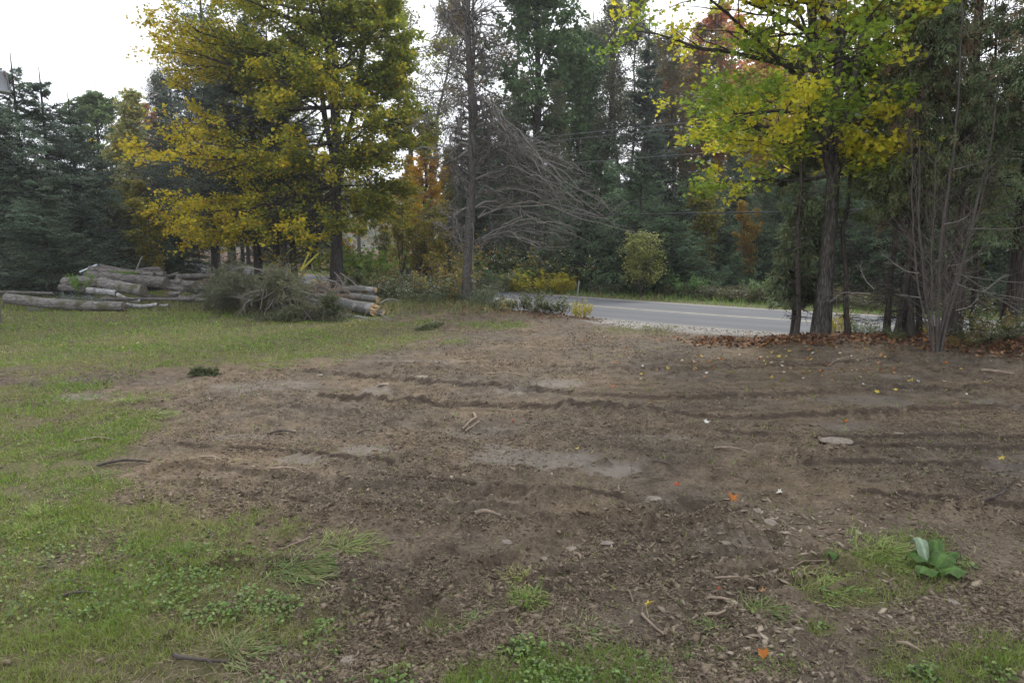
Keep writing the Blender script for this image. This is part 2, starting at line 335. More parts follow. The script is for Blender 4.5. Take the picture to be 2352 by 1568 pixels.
M = dict(
    leaf=leafmat('leaf', .5), needle=leafmat('needle', .22, .6), grass=leafmat('grass_blade', .3, .5), litter=leafmat('dead_leaf', .15, .7), clod=leafmat('soil_clod', 0., .85, spec=.15), chip=leafmat('chip', 0, .7),
    broad=leafmat('broad_leaf', .25, .45, spec=.35),
    bark_dark=barkmat('bark_dark', (.016, .014, .013), (.045, .038, .034), (.085, .075, .068)),
    bark_grey=barkmat('bark_grey', (.035, .031, .028), (.085, .077, .07), (.15, .14, .13), (14, 14, 3)),
    bark_maple=barkmat('bark_maple', (.022, .019, .016), (.055, .047, .04), (.12, .112, .10), (11, 11, 2.2)),
    bark_cedar=barkmat('bark_cedar', (.022, .017, .014), (.055, .045, .038), (.11, .095, .08), (22, 22, 1.2)),
    twig=plain('twig_bark', (.13, .108, .09), .85), twig_dark=plain('twig_dark', (.04, .034, .03), .9), stem=plain('stem_bark', (.088, .073, .064), .8, var=.3, sc=9),
    twig_pale=plain('twig_pale', (.20, .185, .165), .85, var=.3),
    log_old=barkmat('log_weathered', (.05, .043, .036), (.17, .155, .14), (.36, .345, .325), (2.2, 26, 26), .9, .04, moss=(.11, .105, .06)),
    log_grey=barkmat('log_bark', (.022, .019, .016), (.105, .092, .082), (.28, .262, .245), (2.0, 22, 22), .9, .04),
    log_birch=barkmat('log_birch', (.08, .07, .06), (.24, .235, .23), (.40, .39, .38), (3, 5, 5), .3, .01),
    log_fresh=barkmat('log_spruce', (.05, .045, .04), (.13, .125, .115), (.22, .22, .21), (6, 16, 16), .6, .02, spots=(.28, .27, .25)),
    cut=None, cut_old=None, splinter=plain('splinter', (.58, .42, .25), .7, var=.25, sc=30),
    galv=plain('galvanised', (.55, .6, .66), .4, .3), yellow=plain('yellow_plastic', (.55, .51, .08), .5, var=.25, sc=12), black=plain('black_cable', (.02, .02, .022), .5), wire=plain('wire', (.10, .10, .11), .5),
    pole=plain('pole_wood', (.16, .14, .125), .9), can=plain('transformer_paint', (.42, .45, .50), .45, var=.05), post=plain('steel_post', (.20, .20, .20), .6), porc=plain('porcelain', (.12, .08, .07), .3),
    stone=plain('stone', (.21, .175, .14), .85, var=.3, sc=25), stick=plain('stick_wood', (.23, .175, .125), .85, var=.35, sc=14), stick_dark=plain('stick_dark', (.06, .048, .04), .85, var=.3, sc=14),
)
def ringmat(name, c, dark):
    m, t, N, Lk = newmat(name); tc = N('ShaderNodeTexCoord'); mp = N('ShaderNodeMapping'); mp.inputs['Scale'].default_value = (0, 1, 1); Lk(tc.outputs['Object'], mp.inputs[0])
    wv = N('ShaderNodeTexWave'); wv.wave_type = 'RINGS'; wv.rings_direction = 'SPHERICAL'; wv.inputs['Scale'].default_value = 22; wv.inputs['Distortion'].default_value = 1.5; wv.inputs['Detail'].default_value = 3; Lk(mp.outputs[0], wv.inputs['Vector'])
    n = N('ShaderNodeTexNoise'); n.inputs['Scale'].default_value = 14; n.inputs['Detail'].default_value = 5; Lk(tc.outputs['Object'], n.inputs['Vector'])
    r = ramp(N, [(.1, dark), (.8, c)]); Lk(wv.outputs[0], r.inputs[0]); r2 = ramp(N, [(.35, (.6, .57, .52)), (.6, (1.1, 1.08, 1.05))]); Lk(n.outputs[0], r2.inputs[0])
    x = N('ShaderNodeMixRGB'); x.blend_type = 'MULTIPLY'; x.inputs[0].default_value = 1; Lk(r.outputs[0], x.inputs[1]); Lk(r2.outputs[0], x.inputs[2])
    b = N('ShaderNodeBsdfPrincipled'); b.inputs['Roughness'].default_value = .8; Lk(x.outputs[0], b.inputs['Base Color']); o = N('ShaderNodeOutputMaterial'); Lk(b.outputs[0], o.inputs[0]); return m
M['cut'] = ringmat('cut_wood', (.52, .39, .23), (.36, .25, .14)); M['cut_old'] = ringmat('cut_wood_old', (.20, .175, .15), (.10, .085, .07))
def groundmat():
    m, t, N, Lk = newmat('ground')
    tc = N('ShaderNodeTexCoord')
    at_ = N('ShaderNodeAttribute'); at_.attribute_name = 'mask'; sp = N('ShaderNodeSeparateColor'); Lk(at_.outputs['Color'], sp.inputs[0])
    ag = N('ShaderNodeAttribute'); ag.attribute_name = 'mask2'; sg = N('ShaderNodeSeparateColor'); Lk(ag.outputs['Color'], sg.inputs[0])
    def noise(sc, det=5, ro=.6, vec=None):
        n = N('ShaderNodeTexNoise'); n.inputs['Scale'].default_value = sc; n.inputs['Detail'].default_value = det; n.inputs['Roughness'].default_value = ro
        Lk((vec or tc.outputs['Object']), n.inputs['Vector']); return n.outputs[0]
    def mix(f, a, b, bt='MIX'):
        x = N('ShaderNodeMixRGB'); x.blend_type = bt
        for s_, v in zip(x.inputs, (f, a, b)):
            if isinstance(v, (int, float)): s_.default_value = v
            elif isinstance(v, tuple): s_.default_value = (*v, 1)
            else: Lk(v, s_)
        return x.outputs[0]
    big = noise(.55, 4); mid = noise(4.5, 6); fine = noise(38, 6, .7); vf = noise(140, 4, .7)
    soil = ramp(N, [(.38, (.056, .043, .031)), (.5, (.124, .097, .070)), (.64, (.220, .178, .132))]); 
    a1 = N('ShaderNodeMath'); a1.operation = 'MULTIPLY_ADD'; a1.inputs[1].default_value = .45; Lk(fine, a1.inputs[0])
    a2 = N('ShaderNodeMath'); a2.operation = 'MULTIPLY_ADD'; a2.inputs[1].default_value = .45; Lk(mid, a2.inputs[0]); 
    a3 = N('ShaderNodeMath'); a3.operation = 'MULTIPLY'; a3.inputs[1].default_value = .15; Lk(vf, a3.inputs[0]); Lk(a3.outputs[0], a2.inputs[2]); Lk(a2.outputs[0], a1.inputs[2])
    Lk(a1.outputs[0], soil.inputs[0])
    br = ramp(N, [(.4, (.84, .86, .9)), (.62, (1.12, 1.06, .98))]); Lk(big, br.inputs[0])
    c = mix(1.0, soil.outputs[0], br.outputs[0], 'MULTIPLY')
    # churned damp topsoil is darker, track edges carry painted shade (mask2.g), worn smear paler (mask2.b)
    c = mix(sg.outputs[1], c, (.062, .046, .036))
    wetc = ramp(N, [(.35, (.098, .078, .060)), (.65, (.145, .120, .096))]); Lk(mid, wetc.inputs[0])
    c = mix(sp.outputs[1], c, wetc.outputs[0])
    grc = ramp(N, [(.3, (.055, .058, .022)), (.5, (.10, .10, .040)), (.7, (.15, .13, .065))]); Lk(a1.outputs[0], grc.inputs[0])
    gn = ramp(N, [(.38, (.0, .0, .0)), (.55, (1, 1, 1))]); Lk(noise(9, 5, .65), gn.inputs[0])
    gm = N('ShaderNodeMath'); gm.operation = 'MULTIPLY_ADD'; gm.inputs[1].default_value = .4; Lk(gn.outputs[0], gm.inputs[0]); gm.inputs[2].default_value = .6
    gm2 = N('ShaderNodeMath'); gm2.operation = 'MULTIPLY'; Lk(gm.outputs[0], gm2.inputs[0]); Lk(sp.outputs[0], gm2.inputs[1])
    c = mix(gm2.outputs[0], c, grc.outputs[0])
    lit = ramp(N, [(.35, (.035, .024, .017)), (.5, (.09, .055, .035)), (.65, (.16, .09, .05))]); Lk(noise(26, 5, .7), lit.inputs[0])
    c = mix(sp.outputs[2], c, lit.outputs[0])
    grv = ramp(N, [(.35, (.20, .185, .17)), (.65, (.42, .40, .375))]); Lk(fine, grv.inputs[0])
    c = mix(sg.outputs[0], c, grv.outputs[0])
    b = N('ShaderNodeBsdfPrincipled'); Lk(c, b.inputs['Base Color'])
    rr = N('ShaderNodeMapRange'); rr.inputs['To Min'].default_value = .82; rr.inputs['To Max'].default_value = .46; Lk(sp.outputs[1], rr.inputs[0]); Lk(rr.outputs[0], b.inputs['Roughness'])
    sr = N('ShaderNodeMapRange'); sr.inputs['To Min'].default_value = .08; sr.inputs['To Max'].default_value = .45; Lk(sp.outputs[1], sr.inputs[0]); Lk(sr.outputs[0], b.inputs['Specular IOR Level'])
    bp = N('ShaderNodeBump'); bp.inputs['Distance'].default_value = .03
    bs = N('ShaderNodeMapRange'); bs.inputs['To Min'].default_value = 1.0; bs.inputs['To Max'].default_value = .12; Lk(sp.outputs[1], bs.inputs[0]); Lk(bs.outputs[0], bp.inputs['Strength'])
    Lk(a1.outputs[0], bp.inputs['Height']); Lk(bp.outputs[0], b.inputs['Normal'])
    o = N('ShaderNodeOutputMaterial'); Lk(b.outputs[0], o.inputs[0]); return m
def roadmat():
    m, t, N, Lk = newmat('asphalt')
    tc = N('ShaderNodeTexCoord')
    n = N('ShaderNodeTexNoise'); n.inputs['Scale'].default_value = 60; n.inputs['Detail'].default_value = 5; Lk(tc.outputs['Object'], n.inputs['Vector'])
    n2 = N('ShaderNodeTexNoise'); n2.inputs['Scale'].default_value = .8; n2.inputs['Detail'].default_value = 5; Lk(tc.outputs['Object'], n2.inputs['Vector'])
    uv = N('ShaderNodeAttribute'); uv.attribute_name = 'lane'; sp = N('ShaderNodeSeparateColor'); Lk(uv.outputs['Color'], sp.inputs[0])
    r = ramp(N, [(.3, (.105, .110, .120)), (.7, (.148, .154, .166))]); Lk(n.outputs[0], r.inputs[0])
    r2 = ramp(N, [(.35, (.88, .88, .88)), (.65, (1.08, 1.08, 1.08))]); Lk(n2.outputs[0], r2.inputs[0])
    x = N('ShaderNodeMixRGB'); x.blend_type = 'MULTIPLY'; x.inputs[0].default_value = 1; Lk(r.outputs[0], x.inputs[1]); Lk(r2.outputs[0], x.inputs[2])
    y = N('ShaderNodeMixRGB'); Lk(sp.outputs[0], y.inputs[0]); Lk(x.outputs[0], y.inputs[1]); y.inputs[2].default_value = (.105, .109, .118, 1)
    z = N('ShaderNodeMixRGB'); Lk(sp.outputs[1], z.inputs[0]); Lk(y.outputs[0], z.inputs[1]); z.inputs[2].default_value = (.21, .20, .18, 1)
    b = N('ShaderNodeBsdfPrincipled'); b.inputs['Roughness'].default_value = .85; b.inputs['Specular IOR Level'].default_value = .25; Lk(z.outputs[0], b.inputs['Base Color'])
    bp = N('ShaderNodeBump'); bp.inputs['Strength'].default_value = .3; bp.inputs['Distance'].default_value = .01; Lk(n.outputs[0], bp.inputs['Height']); Lk(bp.outputs[0], b.inputs['Normal'])
    o = N('ShaderNodeOutputMaterial'); Lk(b.outputs[0], o.inputs[0]); return m

# ------------------------------------------------------------------ ground sheet
def build_ground():
    ypix = np.linspace(820, 291, 900); D = np.array([G0(512, y)[1] for y in ypix])
    ys = np.concatenate([np.linspace(-25, D[0] - .3, 10), D, np.geomspace(D[-1] * 1.03, 440, 60)])
    uc = np.linspace(-.92, .92, 980); uo = np.geomspace(.94, 30, 26)
    u = np.concatenate([-uo[::-1], uc, uo])
    s = np.maximum(ys, D[0]) + np.maximum(-ys, 0)
    X = np.clip(u[None] * s[:, None], -500, 500); Y = np.repeat(ys[:, None], len(u), 1)
    h, gr, wet, lit, gv, bare = ground(X.ravel(), Y.ravel())
    xr, yr = X.ravel(), Y.ravel()
    dark = sstep(.52, .72, fbm(xr * .8, yr * 1.6, 4, 91)) * .22
    for pts, w_, hh in RIDGES:
        d, _ = polydist(xr, yr, pts); dark = np.maximum(dark, .4 * np.exp(-(d / (w_ * .6)) ** 2) * sstep(.40, .6, fbm(xr * 9, yr * 9, 3, 4)))
    for pts, w_, dep, tr_ in TRACKS:
        if tr_ != 1: continue
        d, _ = polydist(xr, yr, pts); dd = d + .05 * (fbm(xr * 3.1, yr * 3.1, 4, 40) - .5) + .03 * (fbm(xr * 11, yr * 11, 3, 80) - .5); dark = np.maximum(dark, .9 * sstep(-.01, .01, dd) * sstep(.06, .03, dd) * sstep(.2, .42, fbm(xr * 4, yr * 4, 2, 9)))  # thin shadow line under each raised track edge, painted into the soil colour
    V = np.stack([xr, yr, h], 1)
    R, C = X.shape; i = np.arange(R - 1)[:, None] * C; j = np.arange(C - 1)[None]
    F = np.stack([i + j, i + j + 1, i + j + 1 + C, i + j + C], -1).reshape(-1, 4)
    o = mk('ground', V, F, groundmat(), smooth=True, pcol={'mask': np.stack([gr, wet, lit, gr * 0 + 1], 1), 'mask2': np.stack([gv, dark * (1 - gr), gr * 0, gr * 0 + 1], 1)})
    tag(o, 'bare graded soil with patches of grass reaching to the road and the wood', kind='structure')
build_ground()
def ribbon(name, offs, z, mat, label, pcol=None, rng_=(0, 10000)):
    pts = np.array(rsm(ROAD, 14)); T = nrm(np.gradient(pts, axis=0)); Nn = np.stack([-T[:, 1], T[:, 0]], 1)
    if roff(pts[20:21, 0] + Nn[20, 0], pts[20:21, 1] + Nn[20, 1])[0] < 0: Nn = -Nn
    V = []; 
    for k, q in enumerate(offs):
        p = pts + Nn * q; V.append(np.concatenate([p, np.full((len(p), 1), z - .0015 * q * q)], 1))
    V = np.stack(V, 1); n, c, _ = V.shape
    i = np.arange(n - 1)[:, None] * c; j = np.arange(c - 1)[None]
    F = np.stack([i + j, i + j + 1, i + j + 1 + c, i + j + c], -1).reshape(-1, 4)
    pc = None
    if pcol is not None: pc = {'lane': np.tile(np.array(pcol)[None], (n, 1, 1)).reshape(-1, 4)}
    o = mk(name, V.reshape(-1, 3), F, mat, smooth=True, pcol=pc); tag(o, label, kind='structure'); return o
offs = [-2.9, -2.6, -2.2, -1.7, -1.2, -.8, -.4, 0, .4, .8, 1.2, 1.7, 2.2, 2.6, 2.9]
lane = [(1 if abs(abs(o) - .95) < .3 or abs(abs(o) - 2.2) < .1 else 0, 1 if abs(o) > 2.8 else 0, 0, 1) for o in offs]
ribbon('road', offs, .028, roadmat(), 'grey asphalt road curving past the lot', lane)
ribbon('road_line', [-.06, .06], .034, plain('line_paint', (.36, .31, .17), .6, var=.3, sc=4), 'faded yellow centre line of the road')

# ------------------------------------------------------------------ trees
def needles(Pl, m, rng, ln=.07, wd=.03, t0=.1, jit=.02, hang=.0, spread=1.0):
    p, t = along(Pl, m, rng, t0, 1); n = len(p); p = p + rng.normal(0, jit, p.shape)
    d = nrm(t * .8 + rng.normal(0, .55 * spread, p.shape) - UP * hang); X = nrm(np.cross(d, rng.normal(0, 1, p.shape))); Z = np.cross(X, d)
    s = (.7 + .6 * rng.random(n)); return inst(NEED[0], NEED[1], p, X, d, Z, np.stack([wd * s, ln * s, s], 1))
def spruce(seed, H, R, bare=.05, dens=1.0, col=None, droop=0., nb=None, openc=0., tip=1.0, leader=True):
    """conifer mesh parts about the origin: trunk, branches, crown"""
    rng = np.random.default_rng(seed); n = 14
    tz = np.linspace(0, H, n); tr = np.stack([rng.normal(0, .012 * H / 10, n).cumsum() * .5, rng.normal(0, .012 * H / 10, n).cumsum() * .5, tz], 1); tr[0, :2] = 0
    rad = (H * .0125) * (1 - tz / H) ** .85 + .012; rad[0] *= 1.25
    nb = nb or int(H * 12.5 * dens); hs_ = bare * H + (H * .965 - bare * H) * (1 - (1 - np.sort(rng.random(nb))) ** .60)
    f = hs_ / H; L = R * (1.0 - f) ** .85 * (.62 + .60 * rng.random(nb)) * (.55 + .45 * sstep(bare, bare + .12, f)); L = np.maximum(L, .16)
    az = rng.random(nb) * 2 * math.pi; el = -.12 - droop + .85 * f ** 1.7 + rng.normal(0, .08, nb)
    d = np.stack([np.cos(az) * np.cos(el), np.sin(az) * np.cos(el), np.sin(el)], 1)
    st = np.stack([np.interp(hs_, tz, tr[:, 0]), np.interp(hs_, tz, tr[:, 1]), hs_], 1)
    B1 = grow(st, d, L, 7, .05, .25 - droop, rng); R1 = (np.clip(L * .011, .006, .05))[:, None] * np.linspace(1, .3, 7)[None]
    B2, R2 = children(B1, R1, 12, (.12, .98), .52, 1.0, rng, 4, .82, -.35 - droop, .08, .62, .003, .5)
    n2 = len(B2)
    B3, R3 = children(B2, R2, 4, (.1, .9), .5, .8, rng, 3, .7, -.3 - droop, .1, .4, .002, .6)
    tr[-1, 2] += .0
    parts = [needles(B3, 6, rng, .085, .030, .1, .012, .1), needles(B2, 9, rng, .09, .032, .15, .012, .1), needles(B1, 14, rng, .09, .034, .25, .012)]
    V, F = join(parts)
    fc = V[F[:, 0]]; cl = fbm(fc[:, 0] * 1.1 + fc[:, 2], fc[:, 1] * 1.1 + fc[:, 2] * .7, 3)
    base = np.array(col or (.035, .055, .040)); c = base[None] * (.35 + 1.3 * sstep(.3, .7, cl)[:, None]) * (1 + rng.normal(0, .22, (len(F), 1)))
    c = c * np.where(rng.random((len(F), 1)) < .05, np.array([[1.9, 1.3, .9]]), 1.0)
    bV, bF = join([tubes(B1, R1, 4), tubes(B2[::2], R2[::2], 3)])
    return dict(trunk=(*tubes(tr, rad, 10), None), branches=(bV, bF, None), crown=(V, F, np.clip(c, .003, 1)))
def pmesh(proto, mats):
    out = {}
    for k, (V, F, c) in proto.items():
        o = mk(k, V, F, mats[k], col=c, smooth=(c is None)); out[k] = o.data; bpy.data.objects.remove(o)
    return out
def put(meshes, name, xy, label, cat='tree', rot=0., sc=1., sz=None, tint=None, group=None, z=None):
    z = gz(*xy) if z is None else z
    e = empty(name, (xy[0], xy[1], z - .03), label, cat, group); e.rotation_euler = (0, 0, rot); e.scale = (sc, sc, sz or sc)
    for k, me in meshes.items():
        o = bpy.data.objects.new(k, me); link(o, e)
        if tint: o.color = (*tint, 1)
    return e
def decid(seed, H, R, cb, nl=46, k2=9, k3=6, lv=16, leaf=.11, cols=None, wts=None, shape='o', shp=MAPQ, trunks=1, el0=.5, r0=None, wobt=1., fork=None, flatl=.6, jit=.14, ext=None, thin=.34, colf=None, lower=0., updown=.0, lift=.25, lean=None):
    rng = np.random.default_rng(seed); n = 16; TR = []; RD = []
    r0 = r0 or H * .018
    for q in range(trunks):
        a = q * 2 * math.pi / max(trunks, 1) + rng.random(); tz = np.linspace(0, 1, n) ** .9 * H * (1 - .1 * q * rng.random())
        wob = rng.normal(0, .012 * H * wobt, (n, 2)).cumsum(0) * .35; wob[0] = 0
        if trunks > 1:
            fz = (fork if fork is not None else 0.) ; sp_ = np.maximum(tz - fz, 0) ** .9 * (.13 + .10 * rng.random()) * (0 if q == 0 and fz > 0 else 1)
            if fz > 0 and q > 0:
                tz = np.linspace(fz * .97, tz[-1], n); sp_ = (tz - fz * .97) ** .9 * (.16 + .14 * rng.random()); b0 = np.array([np.interp(tz[0], TR[0][:, 2], TR[0][:, 0]), np.interp(tz[0], TR[0][:, 2], TR[0][:, 1])]); wob = wob * .6 + b0
                a = (q / max(trunks - 1, 1)) * 2 * math.pi + .4
            wob = wob + np.stack([np.cos(a) * sp_, np.sin(a) * sp_], 1)
        p = np.concatenate([wob, tz[:, None]], 1)
        rr = r0 * (1 - tz / tz[-1]) ** .8 * (1 if q == 0 else .62) + .015; rr[0] *= 1.3; rr[1] *= 1.08
        if q > 0 and fork: rr = np.linspace(r0 * .62, .02, n)
        TR.append(p); RD.append(rr)
    TR = np.stack(TR); RD = np.stack(RD)
    # limbs
    ti = rng.integers(0, trunks, nl); f = np.sort(rng.random(nl)) ** .95; zz = cb + (H * .97 - cb) * f
    if fork: ti = np.where(zz < fork * 1.05, 0, ti)
    st = np.stack([np.array([np.interp(z, TR[t, :, 2], TR[t, :, c]) for z, t in zip(zz, ti)]) for c in (0, 1)] + [zz], 1)
    az = np.arange(nl) * 2.399 + rng.normal(0, .3, nl)
    prof = {'o': np.sin(np.clip(f * .92 + .16, 0, 1) * math.pi) ** .6, 'c': (1 - f * .85), 'p': .75 * np.sin(np.clip(f * .85 + .15, 0, 1) * math.pi) ** .45, 'v': .55 + .5 * f - .6 * np.maximum(f - .7, 0)}[shape]
    L = R * prof * (.8 + .35 * rng.random(nl))
    if ext is not None: L = L * ext(az, f)
    el = el0 + .75 * f + rng.normal(0, .12, nl) - lower * (1 - f) * (.75 + .55 * np.cos(az - math.pi))
    d = np.stack([np.cos(az) * np.cos(el), np.sin(az) * np.cos(el), np.sin(el)], 1)
    B1 = grow(st, d, L, 9, .09, lift - .4 * lower, rng); R1 = np.clip(L * .016, .012, .11)[:, None] * np.linspace(1, .25, 9)[None]
    B2, R2 = children(B1, R1, k2, (.22, 1.0), .50, .75, rng, 6, flatl, .12, .11, .45, .006, .55)
    B3, R3 = children(B2, R2, k3, (.15, 1.0), .48, .75, rng, 4, flatl, -.05, .13, .4, .004, .6)
    lvl = [(B3, lv), (B2, lv // 2)]
    pp = []; 
    for Bx, m in lvl:
        p, t = along(Bx, m, rng, .25, 1.02); pp.append(p + rng.normal(0, 1, p.shape) * np.array([jit, jit, jit * .55]))
    p = np.concatenate(pp); nL = len(p)
    clump = fbm(p[:, 0] * 1.3 + 3, p[:, 1] * 1.3 + p[:, 2] * 1.7, 3, 5); keep = clump + rng.normal(0, .02, nL) > thin; p = p[keep]; clump = clump[keep]; nL = len(p)
    Z = nrm(UP[None] * .9 + rng.normal(0, .55, (nL, 3))); out = nrm(p * np.array([1, 1, .2]) - np.array([0, 0, .1]))
    X, Y, Z = frame(Z, rng); s = leaf * (.65 + .6 * rng.random(nL))
    V, F = inst(shp[0], shp[1], p, X, Y, Z, s)
    c = pal(rng, nL, cols, wts, .16) if colf is None else colf(p, clump, rng)
    c = np.repeat(c, len(shp[1]), 0)
    tV, tF = join([tubes(TR[q], RD[q], 12) for q in range(trunks)])
    bV, bF = join([tubes(B1, R1, 6), tubes(B2, R2, 4), tubes(B3[::2], R3[::2], 3)])
    return dict(trunk=(tV, tF, None), branches=(bV, bF, None), crown=(V, F, c))
def mm(bark, tw, lf): return dict(trunk=M[bark], branches=M[tw], crown=M[lf])
def place_big(name, proto, mats, xy, label, rot=0., cat='tree'):
    return put(pmesh(proto, mats), name, xy, label, cat, rot)

# main maple left of centre (yellow outside, green within and to the right)
def colA(p, cl, rng):
    n = len(p); g = fbm(p[:, 0] * .9, p[:, 2] * 1.1 + p[:, 1] * .5, 3, 3)
    o = np.hypot(p[:, 0], p[:, 1]) / 6.5; y = sstep(.48, .92, .50 * g + .42 * o - .018 * p[:, 0] + .10 * sstep(11, 4, p[:, 2]) + .05 + rng.normal(0, .17, n))
    gr = pal(rng, n, [(.19, .25, .035), (.30, .33, .04), (.15, .20, .04)], None, .15); ye = pal(rng, n, [(.62, .47, .035), (.70, .53, .04), (.55, .50, .04), (.64, .36, .035)], [.30, .25, .37, .08], .15)
    return gr * (1 - y[:, None]) + ye * y[:, None]
xA, DA = at(335, 29.5), 29.5
A = decid(11, 16.5, 4.6, 3.4, nl=100, k2=13, k3=6, lv=34, leaf=.10, thin=.465, shape='o', trunks=4, fork=4.6, el0=.10, r0=.25, colf=colA, lower=.42, ext=lambda a, f: (1 + .38 * np.cos(a - math.pi) + .16 * np.sin(a)) * (1.32 - .72 * f), flatl=.72, lift=.12)
place_big('maple_tree', A, mm('bark_dark', 'bark_dark', 'leaf'), (xA, DA), 'big maple with dark trunk and yellow and green leaves, behind the brush pile')
def colC(p, cl, rng):
    n = len(p); g = fbm(p[:, 0] * 1.2, p[:, 2] * 1.3, 3, 9); y = sstep(.4, .62, g + rng.normal(0, .07, n))
    gr = pal(rng, n, [(.20, .30, .035), (.28, .38, .04), (.16, .25, .035)], None, .15); ye = pal(rng, n, [(.64, .58, .04), (.72, .62, .05), (.56, .57, .045)], None, .15)
    return gr * (1 - y[:, None]) + ye * y[:, None]
DC = 14.3; xC = at(826, DC)
Cm = decid(23, 10.5, 2.75, 3.1, nl=74, k2=10, k3=5, lv=19, leaf=.092, wobt=.35, thin=.44, shape='o', trunks=5, fork=3.2, el0=.16, r0=.15, colf=colC, lower=.15, shp=STAR, ext=lambda a, f: 1 + .42 * np.cos(a - math.pi), flatl=.75, jit=.13, lift=.1)
place_big('maple_tree', Cm, mm('bark_maple', 'bark_dark', 'leaf'), (xC, DC), 'maple with forking trunk and bright yellow green leaves, right of the road')

SPCOL = (.092, .128, .088)
SP = [pmesh(spruce(31, 12, 4.0, .03, 1.25, col=SPCOL), mm('bark_dark', 'twig_dark', 'needle')), pmesh(spruce(32, 12, 3.4, .04, 1.25, col=(.105, .14, .108)), mm('bark_dark', 'twig_dark', 'needle')),
      pmesh(spruce(33, 18, 5.0, .20, 1.0, col=(.085, .11, .085)), mm('bark_dark', 'twig_dark', 'needle'))]
SPN = pmesh(spruce(35, 16, 2.5, .05, 1.1, col=(.09, .122, .09)), mm('bark_dark', 'twig_dark', 'needle'))
HEM = pmesh(spruce(36, 8, 3.6, .03, 1.6, col=(.08, .12, .07), droop=.12), mm('bark_dark', 'twig_dark', 'needle'))
def T(px, D): return (at(px, D), D)
def htop(py, D): return zat(py, D)
spl = [(29, 31, 52, 0, 'spruce with a tall thin leader, tallest of the left group'), (55, 32, 66, 1, 'blue green spruce with several thin tips, right of the tallest left spruce'),
       (-6, 30, 84, 0, 'dense spruce cut by the left edge of the picture'), (82, 34, 92, 0, 'shorter spruce at the right end of the left group'),
       (10, 33.5, 100, 1, 'low spruce seen behind the tallest left spruce'), (108, 37, 150, 1, 'short dark spruce behind the right part of the log pile'),
       (-40, 31, 60, 1, 'spruce standing just outside the left edge of the picture'), (46, 27.8, 170, 0, 'young bushy spruce just behind the log pile')]
for i, (px, D, py, k, lb) in enumerate(spl):
    H = htop(py, D); put(SP[k], 'spruce_tree', T(px, D), lb, rot=i * 1.7, sc=max(H / 12 * 1.2, .75) if k < 2 else H / 18, sz=H / 12 if k < 2 else H / 18, group='spruces behind the log pile', tint=(1, 1.03, 1.0))
sp2 = [(215, 40, -40, 2, 1.15, 'very tall dark spruce behind the left side of the big maple'), (180, 43, 60, 2, .85, 'dark spruce left of the very tall one, branches reaching into the sky'),
       (257, 33, -30, 2, .9, 'tall spruce with bare lower trunk, second from the left under the maple'), (232, 34.5, 20, 2, .8, 'spruce with bare lower trunk, leftmost of those under the maple'), 
       (276, 32.6, 10, 2, .75, 'spruce with bare black trunk behind the brush pile, left of the yellow guards'), (293, 33.2, 30, 2, .7, 'thin bare spruce trunk nearest the yellow guy guards')]
for i, (px, D, py, k, sc, lb) in enumerate(sp2):
    H = htop(py, D); put(SP[k], 'spruce_tree', T(px, D), lb, rot=i * 2.1, sc=sc, sz=H / 18, group='spruces behind the maple')

# deciduous kinds
DG = pmesh(decid(41, 18, 4.0, 4, nl=52, k2=8, k3=5, lv=16, leaf=.17, cols=[(.10, .155, .065), (.145, .205, .085), (.085, .13, .06)], shape='o', flatl=.5), mm('bark_dark', 'twig_dark', 'leaf'))
PO = [pmesh(decid(42 + i, 19, 2.6, 6, nl=44, k2=7, k3=5, lv=12, leaf=.12, thin=.38, cols=[(.17, .19, .11), (.24, .24, .14), (.20, .18, .13), (.14, .16, .10)], shape='p', el0=.7, trunks=1 + i, fork=0 if i else None, flatl=.3, r0=.16, shp=LEAF, jit=.2), mm('bark_grey', 'twig', 'leaf')) for i in range(2)]
RD_ = pmesh(decid(51, 17, 3.4, 5, nl=46, k2=8, k3=5, lv=9, leaf=.15, cols=[(.58, .20, .09), (.62, .28, .10), (.48, .16, .08), (.52, .34, .12)], shape='o', flatl=.5), mm('bark_grey', 'twig', 'leaf'))
OR = pmesh(decid(52, 12, 2.6, 2, nl=40, k2=8, k3=5, lv=9, leaf=.14, cols=[(.52, .36, .05), (.55, .28, .05), (.48, .40, .06), (.32, .32, .06)], shape='p', flatl=.5, el0=.6, thin=.45), mm('bark_dark', 'twig_dark', 'leaf'))
YG = pmesh(decid(53, 7, 1.7, 1.0, nl=34, k2=6, k3=4, lv=6, leaf=.13, cols=[(.34, .30, .05), (.24, .26, .05), (.14, .18, .05), (.36, .24, .06)], shape='p', flatl=.5, el0=.7, trunks=3, fork=0., r0=.05), mm('bark_grey', 'twig', 'leaf'))
SG = pmesh(decid(54, 4.6, 1.5, .5, nl=34, k2=6, k3=4, lv=7, leaf=.13, cols=[(.20, .23, .09), (.26, .28, .12), (.14, .17, .07), (.34, .30, .10)], shape='o', flatl=.5, el0=.6, trunks=2, fork=0., r0=.04, shp=LEAF), mm('bark_grey', 'twig', 'leaf'))
def tr(ms, H0, px, D, py, lb, rot, wsc=1., tint=None, group=None, name='tree'):
    H = htop(py, D); s = H / H0; return put(ms, name, T(px, D), lb, rot=rot, sc=s * wsc, sz=s, tint=tint, group=group)
tr(DG, 18, 108, 58, 84, 'round green leafy tree against the sky, behind the left spruces', .3, 1.0, (1.35, 1.3, 1.1), name='leafy_tree')
tr(OR, 12, 136, 52, 92, 'orange leafed tree between the green tree and the big maple', 1.1, 1.1, (.75, 1.0, 2.0), name='autumn_tree')
tr(RD_, 17, 158, 62, 100, 'thin reddish tree behind the left edge of the maple', 1.9, .8, (.85, .9, 1), name='autumn_tree')
tr(PO[0], 19, 168, 66, 60, 'pale half bare tree left of the tall dark spruce', 2.2, 1.2, name='poplar_tree')
